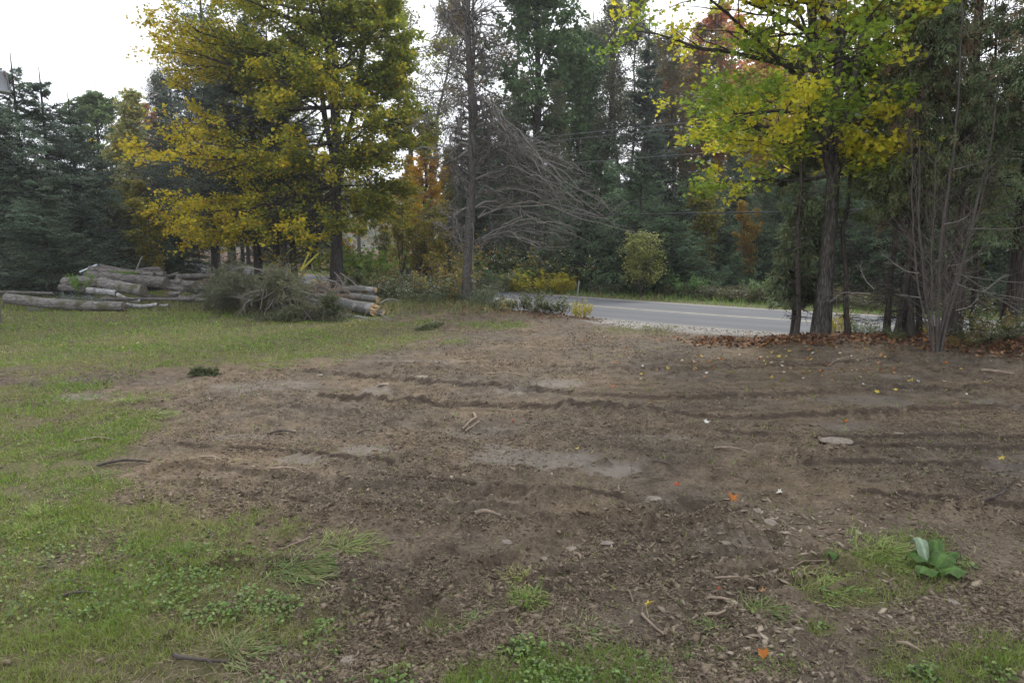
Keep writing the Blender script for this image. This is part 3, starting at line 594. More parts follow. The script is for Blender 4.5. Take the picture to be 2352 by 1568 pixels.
tr(DG, 18, 540, 42, -60, 'tall dark green leafy tree right behind the bare tree', .9, .95, (.95, 1, .95), name='leafy_tree')
tr(DG, 18, 575, 47, 20, 'dark green leafy tree at the right of the tall green one', 2.9, .7, (.9, .95, 1.), name='leafy_tree')
tr(PO[1], 19, 500, 50, -50, 'half bare poplar with rusty leaves above the bare tree', 2.0, 1.2, (1.2, .9, .8), name='poplar_tree')
tr(PO[1], 19, 418, 56, -30, 'hazy half bare poplar between the big maple and the bare tree', 3.7, 1.3, (1.15, 1.1, .8), name='poplar_tree')
tr(PO[0], 19, 605, 50, -15, 'pale thin poplar against the sky, left of the pointed spruce', .5, 1.3, name='poplar_tree')
tr(PO[1], 19, 628, 54, 8, 'pale poplar with several stems just left of the pointed spruce', 1.4, 1.2, name='poplar_tree')
tr(SPN, 16, 643, 45, 18, 'tall narrow pointed spruce standing across the road', .4, 1.25, name='spruce_tree')
tr(PO[0], 19, 672, 47, 20, 'poplar with brownish leaves right of the pointed spruce', 3.3, 1.2, (1.15, .95, .8), name='poplar_tree')
tr(PO[1], 19, 690, 52, 12, 'thin twin poplar in front of the red maple', 4.3, 1.1, (1.2, 1, .8), name='poplar_tree')
tr(RD_, 17, 718, 55, 2, 'red maple glowing above the other trees', 1.2, 1.1, name='red_maple')
tr(RD_, 17, 752, 50, 30, 'orange red maple behind the leaves of the yellow maple', 2.2, 1.0, (1.05, 1.3, 1), name='red_maple')
tr(PO[0], 19, 590, 58, 15, 'pale poplar farthest left of the group by the pointed spruce', 5.1, 1.6, name='poplar_tree')
tr(PO[1], 19, 618, 60, 25, 'hazy poplar deep between two nearer poplars', 5.6, 1.6, name='poplar_tree')
tr(PO[0], 19, 655, 58, 25, 'hazy grey poplar just behind the pointed spruce', 2.6, 1.6, name='poplar_tree')
tr(DG, 18, 682, 60, 50, 'hazy green tree behind the brownish poplar', .6, 1.0, (1.2, 1.15, 1.1), name='leafy_tree')
tr(OR, 12, 735, 46, 75, 'orange yellow tree below the red maple', .6, 1.2, (.95, .95, 1.2), name='autumn_tree')
tr(DG, 18, 770, 58, 40, 'hazy green tree behind the yellow maple leaves', 1.6, 1.0, (1.2, 1.2, 1.1), name='leafy_tree')
tr(PO[1], 19, 800, 48, -20, 'poplar behind the forked maple trunk', 4.0, 1.3, (1.1, .95, .8), name='poplar_tree')
tr(OR, 12, 425, 40, 128, 'golden orange tree between the big maple and the bare tree', .2, 1.0, (1.5, 1.35, 1.2), name='autumn_tree')
tr(OR, 12, 408, 50, 158, 'smaller orange tree farther down the roadside gap', 1.2, .8, (.9, .8, 1), name='autumn_tree')
tr(OR, 12, 450, 43, 150, 'yellow tree just left of the bare trunk', 2.8, .8, (.85, 1, 1), name='autumn_tree')
tr(SPN, 16, 462, 48, 95, 'dark spruce directly behind the bare tree trunk', 1.0, 1.3, name='spruce_tree')
tr(SP[0], 12, 484, 38, 120, 'dark spruce behind the dead hanging branches', 1.3, 1.0, name='spruce_tree', tint=(.8, .85, .8))
tr(YG, 7, 400, 42, 190, 'green yellow sapling by the road gap', .2, 1.1, (1.5, 1.5, 1.3), name='sapling')
tr(YG, 7, 418, 38, 208, 'low sapling in the gap, nearest the golden tree', 1.2, 1.2, (1.5, 1.45, 1.3), name='sapling')
tr(YG, 7, 437, 36, 200, 'sapling just left of the bare tree', 2.2, 1.1, (1.5, 1.45, 1.2), name='sapling')
tr(YG, 7, 385, 46, 215, 'thin sapling beside the utility pole', 3.2, 1.1, (.9, 1, 1), name='sapling')
tr(YG, 7, 345, 44, 235, 'reddish sapling seen behind the maple trunk', 4.2, 1.1, (1.5, .7, .8), name='sapling')
tr(YG, 7, 150, 33, 200, 'yellow sapling behind the right end of the log pile', 5.2, 1.2, (1.1, 1.1, 1), name='sapling')
tr(YG, 7, 128, 36, 180, 'yellowing sapling between left spruces and log pile', 1.9, 1.2, name='sapling')
tr(SG, 4.6, 643, 27.6, 229, 'small pale green tree in front of the dark conifers across the road', .4, 1.15, (1.5, 1.5, 1.3), name='small_tree')
tr(YG, 7, 705, 31, 190, 'yellow leafed sapling at the edge of the wood across the road', 2.5, 1.0, (.9, .9, .9), name='sapling')
tr(YG, 7, 748, 30, 205, 'spindly sapling with orange leaves beyond the road', 3.5, .8, (1.1, .8, .8), name='sapling')
tr(YG, 7, 985, 24, 170, 'yellow sapling deep in the wood at the right edge', .8, 1.2, (1.1, 1.2, 1), name='sapling')
# dark conifers along the far verge
hm = [(505, 38, 160, 'dark conifer beyond the road, left of the broken branches'), (545, 36, 180, 'bushy conifer behind the dead branch fan'), (578, 33.5, 150, 'dark conifer right of the dead branch fan'), (600, 33, 128, 'taller dark conifer left of the pointed spruce'), (640, 30.2, 140, 'broad dark conifer behind the small pale tree'),
      (672, 29.5, 185, 'low dark conifer right of the small pale tree'), (700, 33, 150, 'dark conifer under the yellow maple leaves'), (735, 27.5, 240, 'young fir at the wood edge across the road'), (775, 31, 150, 'dark conifer left of the forked maple'), (845, 30, 130, 'dark conifer between the forked maple and cedars'), (905, 27, 110, 'dark conifer behind the cedar clump'), (965, 25, 100, 'dark conifer behind the multi stemmed tree'), (1015, 24, 80, 'dark conifer at the right edge beyond the road')]
for i, (px, D, py, lb) in enumerate(hm):
    H = htop(py, D); put(HEM, 'conifer_tree', T(px, D), lb, rot=i * 1.3, sc=max(H / 8, .75) if py < 230 else H / 8, sz=H / 8, group='dark conifers across the road', tint=(1.1, 1.15, 1.05))
# fill of the wood: trunks and crowns that nothing tells apart
rg = np.random.default_rng(77); nfill = 0; used = []
for k in range(900):
    D = 31 + 45 * rg.random() ** 1.2; px = rg.uniform(455, 1180); x = at(px, D)
    ro = float(roff([x], [D])[0])
    if ro < 7.5 or any((x - a) ** 2 + (D - b) ** 2 < 4.5 for a, b in used): continue
    used.append((x, D)); c = rg.random()
    if c < .55: ms, H0, nm = SP[2], 18, 'forest_spruce'
    elif c < .8: ms, H0, nm = HEM, 8, 'forest_conifer'
    else: ms, H0, nm = PO[0], 19, 'forest_poplar'
    pyt = rg.uniform(120, 175) if 560 < px < 800 else rg.uniform(60, 150)
    if nm == 'forest_conifer': pyt = rg.uniform(175, 215)
    H = htop(pyt, D); s = H / H0
    put(ms, nm, (x, D), {'forest_spruce': 'dark spruce deep inside the wood across the road', 'forest_conifer': 'low bushy conifer deep inside the wood across the road', 'forest_poplar': 'thin grey poplar deep inside the wood across the road'}[nm], rot=rg.random() * 6.3, sc=s * rg.uniform(.9, 1.1) if nm == 'forest_spruce' else s * (1.2 if nm == 'forest_conifer' else 1), sz=s, tint=(1.1, 1.15, 1.05), group={'forest_spruce': 'spruces filling the wood', 'forest_conifer': 'low conifers filling the wood', 'forest_poplar': 'poplars filling the wood'}[nm])
    nfill += 1
    if nfill >= 95: break
nf = 0
for k in range(500):                    # left wood behind the spruces and maple
    D = rg.uniform(40, 80); px = rg.uniform(-60, 318) if k % 3 else rg.uniform(125, 235); x = at(px, D); ro = float(roff([x], [D])[0])
    if abs(ro) < 5 or any((x - a) ** 2 + (D - b) ** 2 < 9 for a, b in used): continue
    used.append((x, D)); pyt = 150 + 40 * rg.random() if px < 200 else rg.uniform(110, 170); H = htop(pyt, D); ms, H0 = (SP[2], 18) if rg.random() < .6 else (HEM, 8)
    put(ms, 'background_spruce' if H0 == 18 else 'background_conifer', (x, D), 'dark spruce in the wood behind the log pile' if H0 == 18 else 'bushy conifer in the wood behind the log pile', rot=rg.random() * 6.3, sc=H / H0 * 1.2, sz=H / H0, tint=(.9, .95, .9), group='spruces in the left wood' if H0 == 18 else 'bushy conifers in the left wood')
    nf += 1
    if nf >= 44: break
print('TREES', nfill, nf)

# ------------------------------------------------------------------ the dead tree with its broken, hanging side
def c2p(ox, oy, sc):                   # a reading of the enlarged photograph -> pixel of the 1024 frame
    return lambda x, y: ((ox + x / sc) * .26667, (oy + y / sc) * .26667)
def dead_tree():
    rng = np.random.default_rng(3); D = 22.3; cp = c2p(1500, 0, 1.363)
    xy = T(467, D); z0 = gz(*xy)
    def W(pts, dd=0.): return np.array([P(*cp(*q), D + dd) for q in pts])
    def spline(p, n):
        p = np.asarray(p); t = np.linspace(0, 1, len(p)); tt = np.linspace(0, 1, n); q = np.stack([np.interp(tt, t, p[:, c]) for c in range(3)], 1)
        for _ in range(2): q[1:-1] = (q[:-2] + 2 * q[1:-1] + q[2:]) / 4
        return q
    tp = W([(340, 1545), (345, 1300), (362, 1050), (370, 850), (372, 600), (362, 450), (350, 250), (345, 100), (342, -60), (338, -300), (335, -600)]); tp[0, 2] = z0 - .05
    tp = spline(tp, 40); tp[0, 2] = z0 - .05; rd = np.linspace(.165, .055, 40); rd[0] *= 1.22; rd[1] *= 1.08
    t2 = spline(W([(358, 480), (380, 300), (372, 150), (375, 0), (380, -250), (385, -500)]), 20)
    TV, TF = join([tubes(tp, rd, 12), tubes(t2, np.linspace(.06, .025, 20), 8)])
    big = [[(385, 500), (425, 475), (470, 530), (540, 640), (620, 730), (700, 830)], [(380, 520), (430, 480), (455, 560), (500, 680), (540, 800)], [(385, 645), (440, 630), (560, 700), (680, 790), (850, 930), (1000, 1020), (1090, 1090)],
           [(385, 860), (480, 765), (570, 740), (700, 840), (800, 940), (900, 1090)], [(390, 800), (480, 760), (600, 735), (740, 745), (800, 790)], [(380, 920), (520, 882), (600, 890), (640, 960), (760, 1010)],
           [(380, 1010), (440, 970), (540, 965), (700, 1000), (830, 1030), (1000, 1100)], [(400, 1110), (500, 1055), (640, 1025), (780, 1040), (900, 1090), (1110, 1130)], [(385, 1265), (420, 1220), (520, 1150), (640, 1120), (740, 1105), (880, 1170)],
           [(400, 1220), (500, 1180), (640, 1175), (780, 1205), (890, 1225)], [(385, 1250), (480, 1190), (600, 1190), (680, 1250), (775, 1290)], [(380, 1060), (520, 1030), (640, 1080), (720, 1100)], [(420, 480), (450, 620), (470, 760), (480, 900)],
           [(385, 700), (440, 720), (560, 820), (700, 930), (880, 1000)], [(470, 545), (560, 690), (700, 790), (860, 850), (920, 900)],
           [(350, 740), (280, 745), (220, 775), (170, 740), (60, 760)], [(345, 770), (250, 830), (300, 900), (290, 980)], [(350, 980), (300, 900), (240, 860), (170, 900)], [(340, 1060), (270, 1080), (290, 1180), (300, 1260)],
           [(335, 1180), (300, 1170), (250, 1100), (190, 1060)], [(320, 1280), (290, 1210), (240, 1160), (200, 1140)], [(350, 560), (310, 510), (230, 540), (150, 600), (60, 640)], [(355, 600), (300, 640), (250, 720), (240, 830)], [(360, 690), (280, 640), (200, 660), (120, 620)],
           [(355, 480), (290, 440), (200, 470), (120, 450)], [(355, 400), (300, 380), (260, 290), (200, 240)], [(350, 300), (300, 290), (230, 230), (180, 210)], [(365, 350), (420, 340), (470, 400)], [(350, 240), (420, 260), (480, 330)],
           [(350, 200), (280, 140), (220, 40), (180, -60)], [(350, 120), (420, 60), (480, 20), (560, 30)], [(348, 60), (290, 20), (250, -60)], [(350, 90), (410, 130), (460, 110), (520, 170)], [(360, 180), (430, 180), (480, 260), (490, 340)], [(345, 30), (260, 60), (200, 140), (170, 220)]]
    B = []; R = []
    for i, q in enumerate(big):
        for rep_ in range(3):
            p = spline(W(q), 10); s_ = rng.uniform(-1.6, 1.6) if rep_ else rng.uniform(-.3, .3)
            p[:, 1] += np.linspace(0, s_, 10); p[:, 0] += np.linspace(0, rng.normal(0, .25) if rep_ else 0, 10); p[:, 2] += np.linspace(0, rng.normal(0, .25) if rep_ else 0, 10)
            p[1:] += rng.normal(0, .065, (9, 3)); B.append(p); R.append(np.linspace(.046 if rep_ == 0 else .022, .009, 10))
    B = np.array(B); R = np.array(R)
    B2, R2 = children(B, R, 12, (.08, 1.), .30, .95, rng, 7, .1, -.5, .33, .3, .006, .45)
    B3, R3 = children(B2, R2, 4, (.2, 1.), .5, 1.0, rng, 4, .1, -.2, .33, .3, .0045, .6)
    # thin bare twigs all up the crown
    n = 110; z = rng.uniform(3.2, 15, n); az = rng.random(n) * 6.28; xs = np.interp(z, tp[:, 2], tp[:, 0]); ys = np.interp(z, tp[:, 2], tp[:, 1])
    C1 = grow(np.stack([xs, ys, z], 1), np.stack([np.cos(az), np.sin(az), rng.normal(.35, .3, n)], 1), rng.uniform(.8, 2.4, n), 7, .16, -.1, rng)
    CR = np.repeat(np.linspace(.024, .009, 7)[None], n, 0); C2, CR2 = children(C1, CR, 9, (.15, 1), .45, .8, rng, 5, .3, -.1, .16, .3, .005, .6); C3, CR3 = children(C2, CR2, 3, (.2, 1), .5, .8, rng, 4, .3, 0, .16, .3, .0035, .7)
    e = empty('bare_tree', (xy[0], xy[1], z0 - .03), 'leafless grey conifer with a broken top hanging down in a fan of dead branches', 'tree')
    mk('trunk', TV, TF, M['bark_grey'], e, smooth=True, loc=e.location)
    bV, bF = join([tubes(B3, R3, 3), tubes(B2[::2], R2[::2], 4), tubes(C1, CR, 5), tubes(C2, CR2, 3), tubes(C3, CR3, 3)])
    mk('branches', bV, bF, M['bark_grey'], e, smooth=True, loc=e.location)
    bV, bF = join([tubes(B, R, 6), tubes(B2[1::2], R2[1::2], 4)])
    tag(mk('hanging_branches', bV, bF, M['twig_pale'], e, smooth=True, loc=e.location), 'paler broken branches hanging to the right')
    sp_ = spline(W([(375, 1560), (382, 1450), (370, 1330), (378, 1220), (372, 1130)], -.2), 14); sp_[:, 1] -= .02
    mk('vine', *tubes(sp_, np.full(14, .012), 5), M['twig_pale'], e, smooth=True, loc=e.location)
dead_tree()

# ------------------------------------------------------------------ cedars and the many-stemmed tree
def cedar(seed, H, R, bare, nb, col, ln=.045, wd=.020, dens=1.15, rt=.012, deadlow=20):
    rng = np.random.default_rng(seed); n = 14; tz = np.linspace(0, H, n)
    wob = rng.normal(0, .03, (n, 2)).cumsum(0); wob[0] = 0; tr_ = np.concatenate([wob, tz[:, None]], 1); rad = H * rt * (1 - tz / H) ** .8 + .012; rad[0] *= 1.35; rad[1] *= 1.05
    def lay(n_, z0, z1, Lf, el):
        z = np.sort(rng.uniform(z0, z1, n_)); az = rng.random(n_) * 6.283; f = z / H; L = Lf * (.6 + .5 * rng.random(n_)) * (1 - f) ** .55
        st = np.stack([np.interp(z, tz, tr_[:, 0]), np.interp(z, tz, tr_[:, 1]), z], 1); e_ = el + rng.normal(0, .12, n_)
        return grow(st, np.stack([np.cos(az) * np.cos(e_), np.sin(az) * np.cos(e_), np.sin(e_)], 1), L, 8, .07, -.1, rng), L
    B1, L = lay(nb, bare, H * .98, R, .15); R1 = np.clip(L * .010, .006, .03)[:, None] * np.linspace(1, .3, 8)[None]
    B2, R2 = children(B1, R1, 10, (.25, 1), .36, .7, rng, 5, .35, -1.1, .12, .3, .003, .5)
    B3, R3 = children(B2, R2, 4, (.1, 1), .55, .7, rng, 4, .4, -.9, .14, .3, .002, .6)
    V, F = join([needles(B3, int(11 * dens), rng, ln, wd, 0, .03, .35, .8), needles(B2, int(9 * dens), rng, ln, wd, .1, .03, .3, .8)])
    fc = V[F[:, 0]]; cl = fbm(fc[:, 0] * 1.6 + fc[:, 2], fc[:, 1] * 1.6 + fc[:, 2] * .9, 3, 8)[:, None]
    c = np.array(col)[None] * (.7 + .6 * cl) * (1 + rng.normal(0, .2, (len(F), 1))); br = sstep(.52, .68, cl + rng.normal(0, .05, cl.shape)); c = c * (1 - br) + np.array([[.19, .125, .075]]) * (.6 + .8 * cl) * br
    D1, LD = lay(deadlow, .3, max(bare * 1.3, 1.2), min(R * .6, 1.0), -.1); DR = np.repeat(np.linspace(.011, .004, 8)[None], len(D1), 0); D2, DR2 = children(D1, DR, 7, (.2, 1), .45, .9, rng, 5, .3, -.1, .2, .3, .004, .7)
    bV, bF = join([tubes(B1, R1, 4), tubes(B2[::2], R2[::2], 3), tubes(D1, DR, 4), tubes(D2, DR2, 3)])
    return dict(trunk=(*tubes(tr_, rad, 10), None), branches=(bV, bF, None), crown=(V, F, np.clip(c, .004, 1)))
CM = mm('bark_cedar', 'twig_dark', 'needle')
CE = [pmesh(cedar(61, 10.5, 2.3, 2.7, 135, (.15, .20, .095), dens=1.3, rt=.0145), CM), pmesh(cedar(62, 8.0, 1.3, 2.2, 75, (.16, .20, .08), dens=.9, rt=.0062, deadlow=50), CM), pmesh(cedar(63, 5.2, .65, 2.1, 22, (.14, .18, .08), dens=.5, rt=.0078, deadlow=60), CM)]
for px, D, k, sc, sz, rot, lb in [(959, 13.0, 0, .85, 1., .4, 'thick dark cedar leaning behind the many stemmed tree'), (1018, 13.2, 0, 1.0, .95, 2.4, 'dense cedar with foliage hanging over the road at the right edge'), (1075, 11.5, 0, 1., 1., 3.9, 'cedar just outside the right edge of the picture'),
        (893, 13.9, 1, 1, 1, .3, 'cedar trunk at the left end of the tight cedar clump'), (904, 13.5, 1, .95, 1.05, 1.9, 'second trunk of the tight cedar clump from the left'), (912, 14.0, 1, 1., .95, 3.1, 'cedar at the back of the tight clump'), (919, 13.4, 1, 1.05, 1.1, 4.4, 'middle trunk at the front of the cedar clump'), (928, 13.8, 1, .9, 1.0, 5.2, 'right trunk of the tight cedar clump'),
        (855, 14.2, 2, 1.1, 1.1, 1.2, 'small cedar with dead lower twigs just right of the forked maple'), (801, 14.4, 2, 1.0, 1.15, 2.9, 'small cedar with dead twigs just left of the forked maple'), (985, 13.6, 2, 1.1, 1.3, .7, 'low cedar right of the thick dark cedar')]:
    put(CE[k], 'cedar_tree', T(px, D), lb, rot=rot, sc=sc, sz=sz, group='cedars along the road')
def multistem():
    rng = np.random.default_rng(8); D = 12.25; cp = c2p(3000, 600, 2.09); xy = T(936, D); z0 = gz(*xy)
    def W(p, dd): return np.array([P(*cp(*q), D + dd) for q in p])
    st = [([(1078, 1500), (1082, 1250), (1085, 1000), (1108, 620), (1150, 300), (1200, 0), (1232, -300), (1260, -800), (1270, -1300)], .036, 0), ([(1050, 1500), (1035, 1250), (1010, 800), (1000, 400), (1045, 50), (1060, -300), (1050, -700)], .028, .2),
          ([(1100, 1480), (1130, 1250), (1200, 960), (1240, 700), (1290, 400), (1340, 150), (1375, -100), (1420, -600)], .030, -.15), ([(1060, 1500), (1000, 1300), (950, 1000), (928, 600), (930, 300), (945, 100), (960, -200)], .02, .1),
          ([(1110, 1450), (1180, 1000), (1225, 650), (1270, 250), (1300, -50), (1310, -500)], .026, .25), ([(1085, 1500), (1060, 1100), (1050, 700), (1060, 300), (1050, 0), (1075, -400)], .016, .3), ([(1090, 1480), (1110, 1100), (1150, 750), (1200, 450), (1215, 200), (1260, -100)], .016, .15),
          ([(1040, 1500), (1020, 1200), (1000, 1000), (985, 650), (990, 400), (980, 0)], .018, -.1), ([(1100, 1480), (1180, 1100), (1300, 700), (1330, 500), (1360, 300), (1430, 0)], .015, .1), ([(1070, 1500), (1095, 1200), (1130, 950), (1190, 650), (1230, 380), (1240, 100)], .017, -.25)]
    B = []; R = []
    for p, r, dd in st:
        q = W(p, 0); t = np.linspace(0, 1, len(q)); tt = np.linspace(0, 1, 20); q = np.stack([np.interp(tt, t, q[:, c]) for c in range(3)], 1); q[:, 1] += dd * tt * 3; q[1:-1] = (q[:-2] + 2 * q[1:-1] + q[2:]) / 4; q[:, :2] += rng.normal(0, .006, (20, 2)); q[0, 2] = z0 - .03
        B.append(q); R.append(np.linspace(r * 1.0, r * .38, 20))
    B = np.array(B); R = np.array(R)
    B2, R2 = children(B, R, 26, (.18, 1.), .17, .85, rng, 7, .1, .35, .06, .35, .0045, .28)
    B3, R3 = children(B2, R2, 5, (.2, 1.), .4, .6, rng, 5, .3, .1, .1, .3, .003, .6)
    ll = [[(1205, 890), (1280, 900), (1400, 925), (1520, 940), (1756, 965), (1900, 940)], [(1280, 905), (1380, 960), (1500, 1060), (1620, 1120), (1756, 1210)], [(1215, 960), (1330, 1010), (1450, 1035), (1600, 1060), (1800, 1095)], [(1160, 825), (1240, 820), (1340, 770), (1460, 660)], [(1360, 150), (1500, 140), (1640, 100), (1756, 60)],
          [(1320, 535), (1480, 535), (1620, 545), (1800, 510)], [(1220, 1175), (1330, 1150), (1400, 1075)], [(940, 1075), (860, 1065), (780, 1050)], [(930, 885), (830, 870), (740, 810), (630, 720)], [(550, 1045), (430, 1040), (330, 1030), (230, 1115)], [(580, 1010), (520, 950), (475, 860), (480, 790)], [(1130, 500), (1240, 480), (1330, 430)], [(1440, 1030), (1560, 930), (1620, 890)], [(1200, 75), (1330, 40), (1480, 5)]]
    LB = []
    for p in ll:
        q = W(p, rng.uniform(-.5, .1)); t = np.linspace(0, 1, len(q)); tt = np.linspace(0, 1, 10); q = np.stack([np.interp(tt, t, q[:, c]) for c in range(3)], 1); q[1:-1] = (q[:-2] + 2 * q[1:-1] + q[2:]) / 4; LB.append(q)
    LB = np.array(LB); LR = np.repeat(np.linspace(.010, .005, 10)[None], len(LB), 0); L2, LR2 = children(LB, LR, 7, (.3, 1.), .3, .6, rng, 5, .4, 0, .08, .3, .004, .6)
    e = empty('many_stemmed_tree', (xy[0], xy[1], z0 - .03), 'bare grey tree with many slim stems fanning up in front of the cedars', 'tree')
    for k in range(len(B)): mk('stem', *tubes(B[k], R[k], 8), M['stem'], e, smooth=True, loc=e.location)
    bV, bF = join([tubes(B2, R2, 4), tubes(B3, R3, 3)]); mk('twigs', bV, bF, M['twig'], e, smooth=True, loc=e.location)
    bV, bF = join([tubes(LB, LR, 4), tubes(L2, LR2, 3)]); mk('pale_branches', bV, bF, M['twig_pale'], e, smooth=True, loc=e.location)
multistem()
# a weeping pale spruce top left of the forked maple
WS = spruce(71, 5.2, 1.3, .22, 1.1, col=(.13, .16, .085), droop=.75)
put(pmesh(WS, mm('bark_dark', 'twig', 'needle')), 'weeping_conifer', T(799, 14.9), 'pale weeping conifer with hanging twigs left of the forked maple', 'tree')

# ------------------------------------------------------------------ shrubs, weeds, ferns
def shrub(seed, H, R, nst, leaf, cols, lv=7, wts=None, seeds=None, shp=LEAF, k2=6, upr=.9, trans=None):
    rng = np.random.default_rng(seed); az = rng.random(nst) * 6.28; sp_ = rng.random(nst) ** .7
    st = np.stack([np.cos(az) * sp_ * R * .45, np.sin(az) * sp_ * R * .45, 0 * az], 1); el = upr + rng.normal(0, .2, nst)
    d = np.stack([np.cos(az) * np.cos(el), np.sin(az) * np.cos(el), np.sin(el)], 1); L = H * (.6 + .5 * rng.random(nst))
    B1 = grow(st, d, L, 8, .08, .25, rng); R1 = np.clip(L * .008, .003, .012)[:, None] * np.linspace(1, .35, 8)[None]
    B2, R2 = children(B1, R1, k2, (.25, 1.), .38, .7, rng, 5, .3, .2, .1, .3, .002, .6)
    pp = [along(B2, lv, rng, .1, 1.03)[0], along(B1, lv, rng, .2, 1.)[0]]; p = np.concatenate(pp); p = p + rng.normal(0, leaf * .35, p.shape); p[:, 2] = np.abs(p[:, 2]) + .01; n = len(p)
    Z = nrm(UP[None] + rng.normal(0, .6, (n, 3))); X, Y, Z = frame(Z, rng); V, F = inst(shp[0], shp[1], p, X, Y, Z, leaf * (.6 + .7 * rng.random(n)))
    c = np.repeat(pal(rng, n, cols, wts, .18), len(shp[1]), 0)
    if seeds:
        q = B2[rng.random(len(B2)) < .6][:, -1]; q = np.repeat(q, 4, 0) + rng.normal(0, .03, (len(q) * 4, 3)); Xs, Ys, Zs = frame(rng.normal(0, 1, q.shape), rng); v2, f2 = inst(LEAF[0], LEAF[1], q, Xs, Ys, Zs, np.full(len(q), .035))
        c = np.concatenate([c, pal(rng, len(q), seeds, None, .1)]); V, F = join([(V, F), (v2, f2)])
    bV, bF = join([tubes(B1, R1, 4), tubes(B2, R2, 3)])
    return dict(stems=(bV, bF, None), leaves=(V, F, c))
SM = dict(stems=M['twig'], leaves=M['leaf'])
SH = dict(dark=pmesh(shrub(81, 1.0, .9, 22, .07, [(.075, .12, .04), (.10, .15, .05), (.06, .095, .04), (.20, .14, .05)], 8, seeds=[(.55, .56, .5)]), SM),
          yellow=pmesh(shrub(82, 1.0, 1.2, 30, .075, [(.55, .46, .05), (.46, .42, .06), (.34, .35, .07), (.60, .44, .05)], 9), SM),
          grey=pmesh(shrub(83, .9, .8, 26, .05, [(.17, .20, .12), (.21, .23, .15), (.13, .16, .09)], 10), SM),
          green=pmesh(shrub(84, .9, .9, 24, .09, [(.14, .24, .07), (.10, .19, .06), (.19, .29, .09)], 8), SM),
          mixed=pmesh(shrub(85, 1.2, 1.0, 22, .075, [(.28, .28, .06), (.34, .22, .06), (.16, .20, .06), (.26, .16, .08)], 7), SM),
          sedge=pmesh(shrub(86, .7, .8, 40, .12, [(.32, .26, .15), (.26, .22, .13), (.20, .21, .10)], 3, shp=(LEAF[0] * np.array([.25, 1.6, 1]), LEAF[1]), k2=3), SM))
def sh(kind, px, D, h, lb, wsc=1., rot=0., tint=None, name='shrub', group=None):
    H0 = dict(dark=1., yellow=1., grey=.9, green=.9, mixed=1.2, sedge=.7)[kind]; s = h / H0
    put(SH[kind], name, T(px, D), lb, 'shrub', rot, s * wsc, s, tint, group)
rs = np.random.default_rng(9)
sh('yellow', 541, 30.6, .95, 'bright yellow bush on the grass verge across the road', 2.1, 0, (.95, 1.0, 1))
sh('yellow', 563, 29.6, .65, 'lower yellow bush joined to the right side of the bright yellow bush', 1.0, 2, (1.1, 1.1, 1))
sh('green', 503, 32.5, 1.2, 'fresh green bush left of the yellow bush across the road', 1.3, 1)
sh('grey', 490, 30.5, 1.1, 'grey green bush beyond the road right of the bare trunk', 1.5, 2)
sh('mixed', 455, 33, 2.2, 'yellow leafed bush just left of the bare tree trunk', 1.0, 0, (1.25, 1.2, 1))
sh('green', 360, 33.5, 2.3, 'bright green bush right of the maple trunk', 1.0, 0, (1.6, 1.4, .9))
sh('green', 690, 27.5, 1.0, 'pale green weed at the wood edge right of the small pale tree', .9, 0, (1.1, 1.1, 1.2))
sh('green', 775, 25.5, 1.0, 'pale green weed at the wood edge left of the forked maple', 1., 2, (1.1, 1.1, 1.2))
k = 0
for px in np.linspace(585, 1050, 42):   # wood edge across the road
    D = None
    for d_ in np.linspace(16, 40, 80):
        if roff([at(px, d_)], [d_])[0] > HALF + 3.1 + rs.normal(0, .5): D = d_; break
    if D is None: continue
    kd = ['sedge', 'dark', 'grey', 'mixed', 'sedge'][rs.integers(5)]
    sh(kd, px, D, rs.uniform(.35, .85), {'sedge': 'dry straw coloured weed tuft at the edge of the wood across the road', 'dark': 'dark leafy weed at the edge of the wood across the road', 'grey': 'grey green weed at the edge of the wood across the road', 'mixed': 'yellow brown weed at the edge of the wood across the road'}[kd], rs.uniform(1.1, 1.7), rs.random() * 6, (.55, .6, .5), 'roadside_weed', 'weeds at the wood edge: ' + kd)
for px in np.linspace(345, 585, 26):
    D = None
    for d_ in np.linspace(22, 60, 120):
        if roff([at(px, d_)], [d_])[0] > HALF + 3.2 + abs(rs.normal(0, 1.5)): D = d_; break
    if D is None: continue
    kd = ['mixed', 'grey', 'mixed', 'dark'][rs.integers(4)]
    sh(kd, px, D, rs.uniform(1.0, 2.2), {'mixed': 'yellow and rust thicket bush in the gap beyond the road', 'dark': 'dark green thicket bush in the gap beyond the road', 'grey': 'grey green thicket bush in the gap beyond the road'}[kd], rs.uniform(1.0, 1.5), rs.random() * 6, (1.35, 1.35, 1.3), 'thicket_bush', 'thicket in the gap: ' + kd)
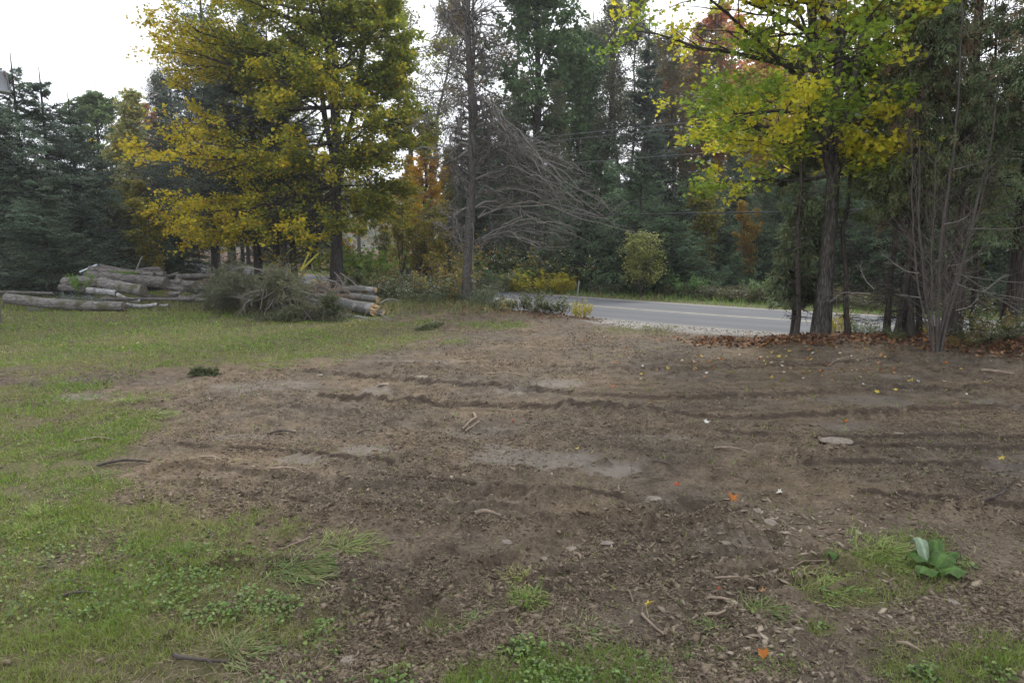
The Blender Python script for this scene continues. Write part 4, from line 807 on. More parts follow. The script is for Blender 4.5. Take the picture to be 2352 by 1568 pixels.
near_w = [('dark', 402, 23.5, .95, 'leafy weed with white seed heads beside the cut spruce logs'), ('dark', 420, 24.2, 1.05, 'tall white flecked weed between the logs and the bare tree'), ('dark', 437, 23.2, .8, 'white flecked leafy weed left of the bare trunk'), ('mixed', 446, 22.8, 1.5, 'yellow leafed shrub touching the bare trunk on its left'),
          ('grey', 478, 21.5, .6, 'grey green bush at the right foot of the bare trunk'), ('dark', 487, 22.2, .5, 'dark weed right of the bare trunk against the road'), ('dark', 386, 24.5, 1.1, 'white flecked weed right behind the cut logs'), ('dark', 412, 22.0, .6, 'low leafy weed in front of the taller white flecked ones'),
          ('grey', 428, 21.6, .5, 'low grey green weed left of the bare trunk'), ('dark', 496, 21.0, .35, 'small leafy weed right of the grey green bush'), ('dark', 532, 20.2, .62, 'leafy weed against the grey road, first left of the metal post'), ('dark', 521, 20.5, .55, 'leafy weed against the grey road, second left of the metal post'),
          ('dark', 561, 19.6, .62, 'dark leafy weed right beside the metal post'), ('dark', 552, 19.8, .6, 'dark drooping weed just left of the one beside the post'), ('yellow', 583, 19.2, .5, 'small yellow leafed weed right of the metal post'), ('yellow', 508, 20.9, .35, 'thin yellowing weed at the road left of the leafy weeds'),
          ('mixed', 370, 25.5, 1.2, 'rusty weed behind the upper cut log'), ('grey', 225, 22.2, .95, 'grey green weed between log pile and brush pile'), ('grey', 237, 21.4, .8, 'grey green weed at the left foot of the brush pile'), ('grey', 213, 21.8, .6, 'low green weed right of the log pile'), ('mixed', 246, 21.0, .6, 'yellow green weed at the front left of the brush pile'),
          ('grey', 85, 22.8, .5, 'pale weed growing before the log pile'), ('mixed', 107, 23.4, .45, 'thin dry weed in front of the middle of the log pile'), ('green', 128, 25.0, .35, 'small bright green plant growing on top of the logs')]
for kd, px, D, h, lb in near_w[:-1]: sh(kd, px, D, h, lb, 1.05 if kd != 'yellow' else .7, rs.random() * 6, (.8, .9, .85) if kd == 'grey' else None, 'leafy_weed')
for i, px in enumerate(np.linspace(392, 474, 12)):
    kd = ['dark', 'grey', 'dark', 'mixed', 'green'][i % 5]; D = 24.6 - (px - 392) * .025 + rs.uniform(-.7, .7); w_ = {'dark': 'dark leafy', 'grey': 'grey green', 'mixed': 'yellow brown', 'green': 'light green'}[kd]
    sh(kd, px, D, rs.uniform(.6, 1.0), w_ + ' weed in the strip from the log stack past the bare tree', 1.2, rs.random() * 6, (1.0, .95, .8) if kd == 'green' else None, 'strip_weed', 'weeds in the strip by the bare tree: ' + kd)
rt = [('mixed', 1003, 12.6, .5, 'yellow green shrub under the cedar at the right edge', 1.4), ('dark', 1018, 12.9, .8, 'leafy shrub against the road at the right edge', 1.2), ('dark', 985, 12.4, .4, 'low green shrub right of the thick cedar trunk', 1.4), ('grey', 873, 14.0, .35, 'feathery fern on the leaf bank between small cedar and clump', 1.5), ('yellow', 942, 13.8, .5, 'yellow leafed sapling behind the many stems', .8), ('mixed', 970, 12.3, .3, 'low yellow green weed at the foot of the thick cedar', 1.3), ('yellow', 845, 14.8, .6, 'thin yellow green plant against the road right of the forked maple', .4), ('grey', 903, 13.2, .25, 'small fern in front of the cedar clump', 1.)]
for kd, px, D, h, lb, ws_ in rt: sh(kd, px, D, h, lb, ws_, rs.random() * 6, (1.1, 1.25, .8) if kd == 'grey' else None, 'roadside_plant')

# ------------------------------------------------------------------ logs
def log(p0, p1, r0, r1, mat, label, group, endmat='cut_old', knots=0, splinter=0, seed=0, bend=.0, name='log'):
    rng = np.random.default_rng(seed + 500); p0 = np.array(p0); p1 = np.array(p1); L = np.linalg.norm(p1 - p0); ax = (p1 - p0) / L; bend = bend or rng.normal(0, .035) * min(L, 2)
    n, k = max(10, int(L * 9)), 28; t = np.linspace(0, 1, n); a = np.arange(k) * 2 * math.pi / k
    yv = nrm(np.cross(UP, ax)); zv = np.cross(ax, yv); bx = np.sin(t * math.pi) * bend
    TT, AA = np.meshgrid(t, a, indexing='ij'); r = (r0 + (r1 - r0) * TT)
    rr = r * (1 + .24 * (fbm(TT * L * 1.6, np.cos(AA) * 1.2 + np.sin(AA) * .7 + 3, 3, seed) - .5) + .22 * (fbm(TT * L * 2 + 9, AA * 3.2, 3, seed + 4) - .5) * np.abs(np.sin(AA / 2)) ** .2)
    for q in range(knots):
        kt, ka = rng.random(), rng.random() * 6.28; rr = rr + r0 * .28 * np.exp(-(((TT - kt) * L) / .12) ** 2 - ((np.angle(np.exp(1j * (AA - ka)))) / .5) ** 2)
    loc = (p0 + p1) / 2
    V = np.stack([(TT - .5) * L, rr * np.cos(AA), rr * np.sin(AA) + bx[:, None]], -1)
    i = np.arange(n - 1)[:, None] * k; j = np.arange(k)[None]; j2 = (j + 1) % k; F = np.stack([i + j, i + j2, i + k + j2, i + k + j], -1).reshape(-1, 4)
    e = empty(name, tuple(loc), label, 'log', group); e.rotation_mode = 'QUATERNION'
    from mathutils import Matrix
    e.rotation_quaternion = Matrix(np.stack([ax, yv, zv], 1).tolist()).to_quaternion()
    mk('bark', V.reshape(-1, 3), F, M[mat], e, smooth=True)
    for s_, idx in ((-1, 0), (1, n - 1)):
        ring = V[idx] * 1.0; c0 = ring.mean(0) + np.array([s_ * .004, 0, 0]); mid = (ring + c0) / 2 + np.array([s_ * .003, 0, 0]); VV = np.concatenate([ring, mid, c0[None]])
        jj = np.arange(k); F4 = np.stack([jj, (jj + 1) % k, k + (jj + 1) % k, k + jj], -1); F3 = np.stack([k + jj, k + (jj + 1) % k, np.full(k, 2 * k), np.full(k, 2 * k)], -1)
        me = bpy.data.meshes.new('cut_end'); fs = [tuple(f) for f in F4] + [tuple(f[:3]) for f in F3]
        if s_ < 0: fs = [f[::-1] for f in fs]
        me.from_pydata(VV.tolist(), [], fs); me.materials.append(M[endmat]); link(bpy.data.objects.new('cut_end', me), e)
    if splinter:
        rg_ = np.random.default_rng(seed); m = splinter; th = rg_.random(m) * 6.28; rad = r1 * np.sqrt(rg_.random(m)) * .9; q0 = np.stack([np.full(m, L / 2 - .02), rad * np.cos(th), rad * np.sin(th) * .9 - r1 * .1], 1); 
        Q = grow(q0, np.stack([np.ones(m), rg_.normal(0, .25, m), rg_.normal(-.1, .25, m)], 1), .06 + .16 * rg_.random(m), 3, .1, 0, rg_); RQ = np.repeat(np.array([[.022, .014, .002]]) * (r1 / .15), m, 0)
        mk('splinters', *tubes(Q, RQ, 4), M['splinter' if endmat == 'cut' else 'cut_old'], e)
    return e
c1 = c2p(0, 940, 3.095); c2 = c2p(740, 900, 3.095)
def LG(cf, x0, y0, x1, y1, r, D0, D1, mat, lb, grp, rr=None, **k):
    a = P(*cf(x0, y0), D0); b = P(*cf(x1, y1), D1); s = .26667 / 3.095 / FPX; log(a, b, r * s * D0, (rr or r) * s * D1, mat, lb, grp, **k)
gp = 'logs in the old weathered pile'
LG(c1, 75, 545, 1440, 640, 62, 21.9, 21.5, 'log_old', 'long mossy grey log lying on the grass in front of the pile', gp, rr=55, splinter=26, seed=1, knots=2)
old = [(745, 360, 1240, 385, 58, 24.2, 24.0, 'log_old', 'thick rough log end at the front left of the pile', 58), (1170, 365, 1665, 455, 62, 23.9, 23.5, 'log_old', 'thick knobbly log slanting down in the middle of the pile', 66), (1030, 290, 1930, 375, 55, 24.9, 24.5, 'log_grey', 'long log lying on the middle of the pile with a split slab', 70),
       (1040, 215, 1790, 285, 42, 25.4, 25.2, 'log_grey', 'second log from the top of the pile', 36), (1165, 178, 1780, 262, 30, 26, 25.8, 'log_grey', 'topmost log of the pile', 28), (1770, 262, 1910, 272, 34, 25.4, 25.3, 'log_grey', 'short butt at the right end of the second layer', 34),
       (1600, 238, 1875, 214, 26, 26.2, 26, 'log_grey', 'curved branch log on the right top of the pile', 26), (1500, 330, 2110, 372, 40, 25.3, 25, 'log_grey', 'log under the split slab, ending right', 38), (2060, 352, 2265, 405, 48, 25.2, 24.8, 'log_grey', 'thick log end facing right at the right side of the pile', 50),
       (1880, 415, 2140, 452, 26, 24.6, 24.4, 'log_grey', 'thin dark log below the right ends', 26), (2050, 300, 2560, 290, 30, 25.8, 25.8, 'log_grey', 'dark straight log reaching out right toward the brush', 28), (1940, 300, 2075, 262, 20, 26.2, 26.2, 'log_grey', 'small branch log crossing on the right top', 20),
       (1290, 480, 1350, 490, 44, 23.8, 23.7, 'log_grey', 'short grey stub under the knobbly log', 40), (980, 270, 1030, 275, 28, 25.2, 25.2, 'log_grey', 'round butt end at the upper left of the pile', 28), (1200, 552, 2220, 560, 17, 22.9, 22.7, 'log_grey', 'thin grey pole lying on the grass before the pile', 15),
       (1960, 500, 2100, 488, 30, 24, 24, 'log_grey', 'short brown log in the gap at the lower right', 30), (2085, 540, 2250, 575, 32, 23.0, 22.8, 'log_grey', 'short butt at the right foot of the pile', 28), (2230, 560, 2420, 572, 26, 22.9, 22.7, 'log_grey', 'pale short log next to the brush', 24),
       (0, 475, 620, 492, 14, 23.6, 23.4, 'log_grey', 'thin grey pole lying behind the long mossy log', 16), (1650, 440, 2300, 470, 36, 24.9, 24.9, 'log_grey', 'shadowed log inside the pile on the right', 34), (900, 330, 1600, 420, 44, 25.2, 25, 'log_grey', 'hidden log inside the middle of the pile', 44), (1650, 520, 2350, 525, 34, 24.6, 24.6, 'log_grey', 'shadowed log at the bottom right of the pile', 34),
       (2200, 425, 2420, 440, 34, 25, 25, 'log_grey', 'log end at the far right of the pile beside the weeds', 32), (700, 420, 1000, 455, 40, 24.1, 23.9, 'log_grey', 'log under the rough log at the front left', 38)]
for i, (x0, y0, x1, y1, r, D0, D1, mt, lb, r2) in enumerate(old): LG(c1, x0, y0, x1, y1, r, D0, D1, mt, lb, gp, rr=r2, seed=i + 10, knots=2 if r > 35 else 0)
LG(c1, 1020, 455, 1360, 492, 38, 23.6, 23.4, 'log_birch', 'grey white birch log under the knobbly log', gp, seed=40)
LG(c1, 1365, 505, 1640, 575, 22, 23.2, 22.8, 'log_birch', 'white birch pole slanting down to the grass', gp, seed=41)
LG(c1, 1450, 620, 1830, 620, 24, 22.0, 22.0, 'log_birch', 'pale pole on the grass right of the mossy log end', gp, seed=42); LG(c1, 1860, 632, 1960, 627, 16, 22.0, 22.0, 'log_birch', 'short white birch stick near the weeds', gp, seed=43)
gq = 'fresh cut spruce logs'
fr = [(1560, 595, 2070, 576, 36, 22, 21.4, 'top fresh cut log, pointing at the leafy weeds', 33, 0), (1770, 655, 2092, 688, 37, 21, 20.6, 'second fresh cut log from the top with torn bark', 38, 0), (1650, 725, 2050, 800, 66, 20.3, 19.6, 'thick fresh log with a splintered end', 72, 40),
      (1265, 690, 1520, 745, 38, 20.6, 20.4, 'short fresh log poking left out of the branches', 42, 14), (1620, 865, 2245, 965, 40, 19.5, 18.8, 'lowest fresh cut log lying on the grass', 36, 0), (1390, 650, 1560, 690, 38, 21.4, 21.3, 'fresh log half buried in the branches', 38, 0), (1900, 850, 2160, 830, 30, 19.9, 19.6, 'short end under the splintered log', 34, 0)]
for i, (x0, y0, x1, y1, r, D0, D1, lb, r2, sp_) in enumerate(fr): LG(c2, x0, y0, x1, y1, r, D0, D1, 'log_fresh', lb, gq, rr=r2, endmat='cut', splinter=sp_, seed=60 + i)
SH['aster'] = pmesh(shrub(88, .8, .6, 26, .045, [(.15, .19, .10), (.20, .23, .13)], 6, seeds=[(.42, .40, .66), (.50, .48, .70)]), SM)
for px, py_, D, h_, lb in [(*c1(770, 470), 23.6, .5, 'violet aster clump at the left foot of the log pile'), (*c1(860, 500), 23.2, .42, 'violet aster clump second from the left before the log pile'), (*c1(1080, 520), 22.9, .42, 'violet aster clump below the middle of the log pile'), (*c1(1160, 530), 22.7, .36, 'violet aster clump touching the white birch pole'), (*c1(325, 640), 21.3, .2, 'tiny violet aster before the long mossy log')]:
    put(SH['aster'], 'aster_clump', T(px, D), lb, 'flower', px, h_ / .8 * 1.2, h_ / .8)
for (cx, cy, D, h_, lb) in [(1390, 285, 25.0, .22, 'bright green weed growing on top of the logs, left half'), (1490, 290, 25.0, .24, 'bright green weed growing on top of the logs, right half'), (960, 480, 23.9, .75, 'upright light green plant in front of the rough log')]:
    p_ = P(*c1(cx, cy), D); put(SH['green'], 'log_weed', (p_[0], p_[1]), lb, 'weed', cx, h_ / .9 * (1.6 if h_ < .5 else .5), h_ / .9, (1.3, 1.3, .8), z=p_[2])
def rod(name, p0, p1, r, mat, label, cat, k=8, group=None):
    p0 = np.array(p0); p1 = np.array(p1); Q = p0 + (p1 - p0) * np.linspace(0, 1, 6)[:, None]; V, F = tubes(Q, np.full(6, r), k)
    me = bpy.data.meshes.new(name); c = tuple(p0); V = V - p0; fs = [tuple(f) for f in F.tolist()] + [tuple(range(k))[::-1], tuple(range(len(V) - k, len(V)))]
    me.from_pydata(V.tolist(), [], fs); me.materials.append(M[mat]); o = bpy.data.objects.new(name, me); o.location = c; link(o); return tag(o, label, cat, group)
rod('metal_pipe', P(*c1(925, 245), 25.4), P(*c1(1130, 158), 25.6), .035, 'galv', 'pale metal pipe leaning on the left end of the log pile', 'pipe')
rod('wood_stake', P(*c1(1573, 240), 25.7), P(*c1(1650, 62), 25.7), .03, 'twig_pale', 'grey wooden stake standing up behind the log pile', 'stake')
SLAB = c1
for a, b in [((1205, 345), (1300, 142)), ((1200, 350), (1408, 148))]:
    o = rod('guy_guard', P(*c2(*a), 27.5), P(*c2(*b), 27.5), .034, 'yellow', 'steep yellow plastic guy wire guard, left of the pair' if b[0] == 1300 else 'slanting yellow plastic guy wire guard, right of the pair', 'guard', group='yellow guards on the pole guy wires')
    p0 = P(*c2(*b), 27.5); p1 = p0 + (p0 - P(*c2(*a), 27.5)) * 2.6
    rod('guy_wire', p0, p1, .008, 'wire', 'thin steel guy wire rising from the ' + ('left' if b[0] == 1300 else 'right') + ' yellow guard', 'wire')
e = empty('marker_post', (*T(576, 19.3), gz(*T(576, 19.3)) - .02), 'thin leaning steel post among the weeds beside the road', 'post')
p0 = np.array(e.location); p1 = P(579, 281, 19.2)
mk('post', *tubes(np.linspace(p0, p1, 8), np.full(8, .022), 4), M['post'], e, loc=e.location)
mk('cap', *tubes(np.linspace(p1 - (p1 - p0) * .07, p1 + .01, 3), np.array([.024, .026, .02]), 6), M['post'], e, loc=e.location)

# ------------------------------------------------------------------ brush pile of cut spruce boughs
def bough(seed, pts, nl=16, r=.02, col=(.095, .11, .065), nd=1.0, ll=.42, pale=False, bare=.0):
    rng = np.random.default_rng(seed); p = np.array(pts); t = np.linspace(0, 1, len(p)); tt = np.linspace(0, 1, 10); q = np.stack([np.interp(tt, t, p[:, c]) for c in range(3)], 1); q[1:-1] = (q[:-2] + 2 * q[1:-1] + q[2:]) / 4; q = q[None]; R = np.linspace(r, r * .25, 10)[None]
    B2, R2 = children(q, R, nl, (.12 + bare, 1), ll, .7, rng, 6, .4, -.35, .12, .4, .004, .45); B3, R3 = children(B2, R2, 7, (.1, 1), .42, .7, rng, 4, .4, -.35, .12, .4, .003, .6)
    nv = needles(B3, int(9 * nd), rng, .045, .018, 0, .012, .1) if nd > 0 else None; n2 = needles(B2, int(8 * nd), rng, .045, .018, .2, .012, .1) if nd > 0 else None
    return (q, R), (B2, R2), (B3, R3), ([nv, n2] if nd > 0 else [])
def brush(name, label, center, boughs, col, branchmat='twig'):
    tb = []; nd = []
    for b in boughs:
        a0, a2, a3, nn = b; tb += [tubes(*a0, 6), tubes(*a2, 4), tubes(*a3, 3)]; nd += nn
    z = gz(center[0], center[1]); e = empty(name, (center[0], center[1], z), label, 'brush pile', 'cut spruce boughs')
    V, F = join(tb); mk('branches', V, F, M[branchmat], e, smooth=True, loc=e.location)
    if nd:
        V, F = join(nd); rng = np.random.default_rng(4); n = len(F); fc = V[F[:, 0]]; cl = fbm(fc[:, 0] * 2.5, fc[:, 2] * 2.5 + fc[:, 1], 3)[:, None]
        c = np.array(col)[None] * (.6 + .8 * cl) * (1 + rng.normal(0, .2, (n, 1))); c = np.where(rng.random((n, 1)) < .06, np.array([[.22, .12, .06]]), c); mk('needles', V, F, M['needle'], e, col=np.clip(c, .004, 1), loc=e.location)
rb = np.random.default_rng(12)
def mound(cx, cy, rx, ry, D, n, seed, nd=1.0, dd=1.2, ll=.42, cf=c2, nl=14):
    out = []
    for i in range(n):
        a = rb.uniform(0, math.pi); u = rb.uniform(.0, .55); x0, y0 = cx + rb.normal(0, rx * .25), cy + rb.uniform(-.1, .75) * ry
        x1, y1 = cx + math.cos(a) * rx * rb.uniform(.6, 1.05), cy + ry - math.sin(a) * 2 * ry * rb.uniform(.6, .98)
        xm, ym = (x0 + x1) / 2, min(y0, y1) - ry * rb.uniform(.05, .35); D0 = D + rb.uniform(-dd, dd); D1 = D0 + rb.uniform(-dd, dd) * .6
        pts = [P(*cf(x0, y0), D0), P(*cf(xm, ym), (D0 + D1) / 2), P(*cf(x1, y1), D1)]
        zmin = .02
        for p in pts: p[2] = max(p[2], zmin + .03)
        out.append(bough(seed + i, pts, nl, nd=nd, ll=ll))
    return out
brush('brush_pile', 'tall heap of green grey spruce boughs at the left of the brush', T(c2(470, 560)[0], 21), mound(440, 520, 320, 290, 21.2, 36, 900), (.13, .145, .085))
brush('brush_pile', 'broad heap of drooping spruce boughs with pale branch tips in the middle', T(c2(950, 700)[0], 19.8), mound(950, 650, 470, 270, 19.8, 44, 1000, .8), (.14, .155, .08), 'twig')
brush('brush_pile', 'low flat spruce boughs along the grass edge in front of the logs', T(c2(1350, 860)[0], 19), mound(1250, 860, 480, 120, 19.0, 30, 1100, 1.0, .6), (.14, .155, .085), 'twig')
brush('brush_pile', 'green drooping bough hanging over the fresh log', T(c2(1560, 830)[0], 19), mound(1570, 810, 160, 170, 18.9, 8, 1200, 1.2, .3), (.10, .125, .06))
brush('brush_pile', 'bare brown twigs heaped over the fresh cut logs', T(c2(1500, 620)[0], 20.6), mound(1450, 590, 420, 130, 20.6, 15, 1300, 0., .6, .28), (.1, .1, .1), 'stick')
brush('brush_pile', 'green bough leaning behind the upper fresh log', T(c2(1830, 430)[0], 23), mound(1830, 440, 130, 130, 22.6, 7, 1400, 1.2, .3), (.12, .15, .06))
arcs = [[(880, 400), (600, 305), (430, 330), (300, 420)], [(520, 310), (700, 330), (900, 410), (1100, 560)], [(820, 470), (900, 425), (1060, 412), (1200, 450), (1400, 570), (1560, 640)], [(1590, 370), (1650, 440), (1750, 600)], [(1450, 455), (1600, 470), (1700, 560), (1980, 580)], [(1660, 380), (1800, 480), (1900, 560)],
        [(975, 600), (1060, 680), (1080, 790), (1170, 920)], [(920, 590), (860, 740), (780, 830), (785, 930)], [(900, 590), (740, 690), (620, 690), (400, 650)], [(910, 690), (1000, 740), (1030, 870)], [(740, 620), (560, 720), (500, 860)], [(1050, 680), (1250, 700), (1400, 780)], [(1600, 760), (1700, 850), (1760, 950)], [(2120, 850), (2230, 920), (2350, 980)],
        [(1480, 600), (1640, 780), (1750, 945)], [(2120, 730), (2220, 670), (2340, 700)], [(820, 570), (640, 590), (500, 660)], [(1160, 700), (1180, 830), (1260, 920)], [(1100, 560), (1300, 620), (1450, 640)], [(1035, 270), (1045, 350), (1030, 430)]]
b_ = []
for i, q in enumerate(arcs):
    D = 18.9 if i >= 6 else 20.3
    pts = [P(*c2(*v), D + rb.normal(0, .12)) for v in q]; b_.append(bough(1500 + i, pts, 9, r=.022, nd=0, ll=.3))
brush('cut_branch', 'pale bare branches arching out over the brush heap', T(c2(1000, 700)[0], 19.2), b_, (.1, .1, .1), 'twig_pale')
for i in range(4):                      # little green boughs lying on the bare soil
    px, py, lb = [(976, 757, 'small dark green spruce sprig lying on the soil right of the cut logs'), (1000, 752, 'second smaller sprig just right of the dark green one'), (470, 861, 'uprooted green weed clump on the grey soil'), (930, 700, 'low sprig beside the last log')][i]
    x, y = g23(px, py); z = gz(x, y); f_ = .6; bs = [bough(1700 + i * 9 + j, [(x, y, z + .05), (x + rb.normal(0, .04), y + rb.normal(0, .04), z + .05), (x + rb.normal(0, .09), y + rb.normal(0, .09), z + .03)], 8, r=.006, nd=1.3, ll=.5) for j in range(7)]
    tb = [tubes(*b[0], 4) for b in bs] + [tubes(*b[1], 3) for b in bs]; V, F = join(tb); e = empty('spruce_sprig', (x, y, z), lb, 'sprig', 'sprigs on the soil'); mk('twigs', V, F, M['twig_dark'], e, loc=e.location)
    V, F = join([k_ for b in bs for k_ in b[3]]); mk('needles', V, F, M['needle'], e, col=pal(rb, len(F), [(.10, .14, .06), (.14, .17, .08), (.20, .18, .10)]), loc=e.location)

# ------------------------------------------------------------------ poles and wires
def pole(px, D, H, label, extra=None):
    x, y = T(px, D); z = gz(x, y); e = empty('utility_pole', (x, y, z), label, 'utility pole')
    mk('shaft', *tubes(np.array([[x, y, z + H * k / 8] for k in range(9)]), np.linspace(.15, .10, 9), 12), M['pole'], e, smooth=True, loc=e.location)
    ca = np.array([[x - .9, y, z + H - .7], [x, y, z + H - .7], [x + .9, y, z + H - .7]]); mk('crossarm', *tubes(ca, np.full(3, .06), 4), M['pole'], e, loc=e.location); return e, z
pole(359, 50, 9.5, 'distant wooden utility pole seen in the gap beside the maple')
xT, DT = -8.5 / 683 * 18 + at(0, 18) , 18.0
e, z = pole(-13, 18, 9.0, 'utility pole carrying the grey transformer at the left edge')
tc_ = P(-1.0, 81.5, 18.0)
def lathe(c, prof, k=24):
    a = np.arange(k) * 2 * math.pi / k; V = np.array([[c[0] + r * math.cos(t), c[1] + r * math.sin(t), c[2] + h] for h, r in prof for t in a]); n = len(prof)
    i = np.arange(n - 1)[:, None] * k; j = np.arange(k)[None]; return V, np.stack([i + j, i + (j + 1) % k, i + k + (j + 1) % k, i + k + j], -1).reshape(-1, 4)
mk('transformer', *lathe(tc_, [(-.26, .01), (-.26, .19), (-.24, .20), (.20, .20), (.205, .215), (.235, .215), (.25, .19), (.28, .01)]), M['can'], e, smooth=False, loc=e.location)
mk('bushing', *lathe(tc_ + np.array([.19, -.05, .24]), [(-.14, .015), (-.1, .03), (-.06, .015), (-.02, .03), (.0, .03), (.02, .015)], 10), M['porc'], e, loc=e.location)
mk('lead_wire', *tubes(np.array([tc_ + np.array([.19, -.05, .12]), tc_ + np.array([.25, -.05, .0]), tc_ + np.array([.22, 0, -.2])]), np.full(3, .008), 5), M['black'], e, loc=e.location)
def cable(pts, r, mat, label, sag=0., n=24, name='power_line'):
    p = np.array(pts); t = np.linspace(0, 1, len(p)); tt = np.linspace(0, 1, n); q = np.stack([np.interp(tt, t, p[:, c]) for c in range(3)], 1); q[:, 2] -= sag * 4 * tt * (1 - tt)
    o = mk(name, *tubes(q, np.full(n, r), 6), M[mat], None, smooth=True, loc=tuple(q[0])); return tag(o, label, 'power line')
far = P(359, 150, 50)
cable([P(-40, 20, 17), P(0, 37, 19), P(87, 74, 26), P(140, 97, 32), P(300, 150, 44)], .006, 'wire', 'thin wire crossing the white sky above the left spruces')
cable([P(362, 217, 48), P(500, 215, 30), P(640, 214, 24), P(784, 211.5, 20), P(1100, 204, 15)], .024, 'black', 'thick black cable running low behind the bare tree')
cable([P(362, 150, 49), P(500, 141, 30), P(672, 124, 24), P(800, 112, 20), P(1100, 90, 14)], .016, 'wire', 'upper thin wire crossing the wood')
cable([P(362, 158, 49), P(500, 146, 30), P(672, 129, 24), P(800, 118, 20), P(1100, 97, 14)], .013, 'wire', 'second thin wire just below the upper one')
cable([P(362, 185, 49), P(560, 164, 27), P(660, 156, 24), P(800, 146, 20), P(1100, 130, 14)], .014, 'wire', 'lowest thin wire crossing in front of the dark conifers')
sb = P(374, 216.3, 44); tag(mk('splice_case', *tubes(np.array([sb + np.array([k, 0, 0]) for k in (-.75, -.7, -.3, .3, .7, .75)]), np.array([.03, .12, .14, .14, .12, .03]), 10), M['black'], None, loc=tuple(sb)), 'black splice case hanging on the thick cable in the gap', 'splice case')

# ------------------------------------------------------------------ hills far behind
def hills():
    rng = np.random.default_rng(2); xs = np.linspace(-420, 420, 200); V = []; 
    for k, yy in enumerate(np.linspace(230, 420, 30)):
        hh = 30 * sstep(225, 380, yy) * (.55 + .9 * fbm(xs / 130, xs * 0 + yy / 160, 3)) ; V.append(np.stack([xs, xs * 0 + yy, hh - 1.5 + 3.0 * fbm(xs / 7, xs * 0 + yy / 7, 3)], 1))
    V = np.stack(V); i = np.arange(29)[:, None] * 200; j = np.arange(199)[None]; F = np.stack([i + j, i + j + 1, i + j + 201, i + j + 200], -1).reshape(-1, 4)
    tag(mk('hills', V.reshape(-1, 3), F, plain('hill_ground', (.06, .065, .035), .95), smooth=True), 'low wooded hill far down the valley', kind='structure')
    n = 60000; gx = rng.uniform(-300, 260, n); gy = rng.uniform(232, 405, n); kx = (gx / 14); iy = np.clip(((gy - 230) / 190 * 29), 0, 28.99).astype(int); ix = np.clip((gx + 420) / 840 * 199, 0, 198.9).astype(int); gzz = V[iy, ix, 2]
    cell = np.floor(gx / 6) * 57.3 + np.floor(gy / 6) * 13.7; hue = np.abs(np.sin(cell * 12.9898) * 43758.5) % 1
    lx = (gx / 6) % 1 - .5; ly = (gy / 6) % 1 - .5; top = 9 * np.sqrt(np.clip(1 - 3.2 * (lx ** 2 + ly ** 2), 0, 1)) * (.7 + .5 * hue); p = np.stack([gx, gy, gzz + top * (.5 + .5 * rng.random(n))], 1)
    X, Y, Z = frame(rng.normal(0, 1, (n, 3)) + UP, rng); Vv, Ff = inst(LEAF[0], LEAF[1], p, X, Y, Z, rng.uniform(.9, 1.9, n))
    cc = np.array([(.06, .08, .04), (.05, .065, .045), (.20, .15, .04), (.25, .11, .05), (.10, .12, .05)])[(hue * 4.99).astype(int)] * (1 + rng.normal(0, .2, (n, 1)))
    tag(mk('distant_wood', Vv, Ff, M['leaf'], col=np.clip(cc, .01, 1)), 'mixed wood covering the far hill', kind='stuff')
hills()

# ------------------------------------------------------------------ ground cover
def scat(n, rng, d0=2.9, d1=34, pw=0.0, um=.86):
    t = rng.random(n)
    D = 1 / (1 / d0 + (1 / d1 - 1 / d0) * t) if pw == 0 else d0 * (d1 / d0) ** t
    X = rng.uniform(-um, um, n) * D; Y = D; h, gr, wet, lit, gv, bare = ground(X, Y); ro = roff(X, Y)
    return X, Y, h, dict(gr=gr, wet=wet, lit=lit, gv=gv, bare=bare, ro=ro, on=np.abs(ro) < HALF + .05)
BL = (np.array([[-.5, 0, 0], [.5, 0, 0], [-.38, .5, .12], [.38, .5, .12], [-.05, 1., .42], [.05, 1., .42]]), np.array([[0, 1, 3, 2], [2, 3, 5, 4]]))
def blades(X, Y, h, ht, wd, rng, lean=.45):
    n = len(X); p = np.stack([X, Y, h - .004], 1); d = nrm(UP[None] + rng.normal(0, lean, (n, 3)) * np.array([1, 1, .2])); a = nrm(np.cross(d, rng.normal(0, 1, (n, 3)))); Z = np.cross(a, d)
    return inst(BL[0], BL[1], p, a, d, Z, np.stack([wd, ht, ht], 1))
GREEN = [(.16, .26, .04), (.23, .33, .055), (.12, .20, .035)]; YEL = [(.30, .30, .09), (.36, .31, .15), (.24, .24, .08)]
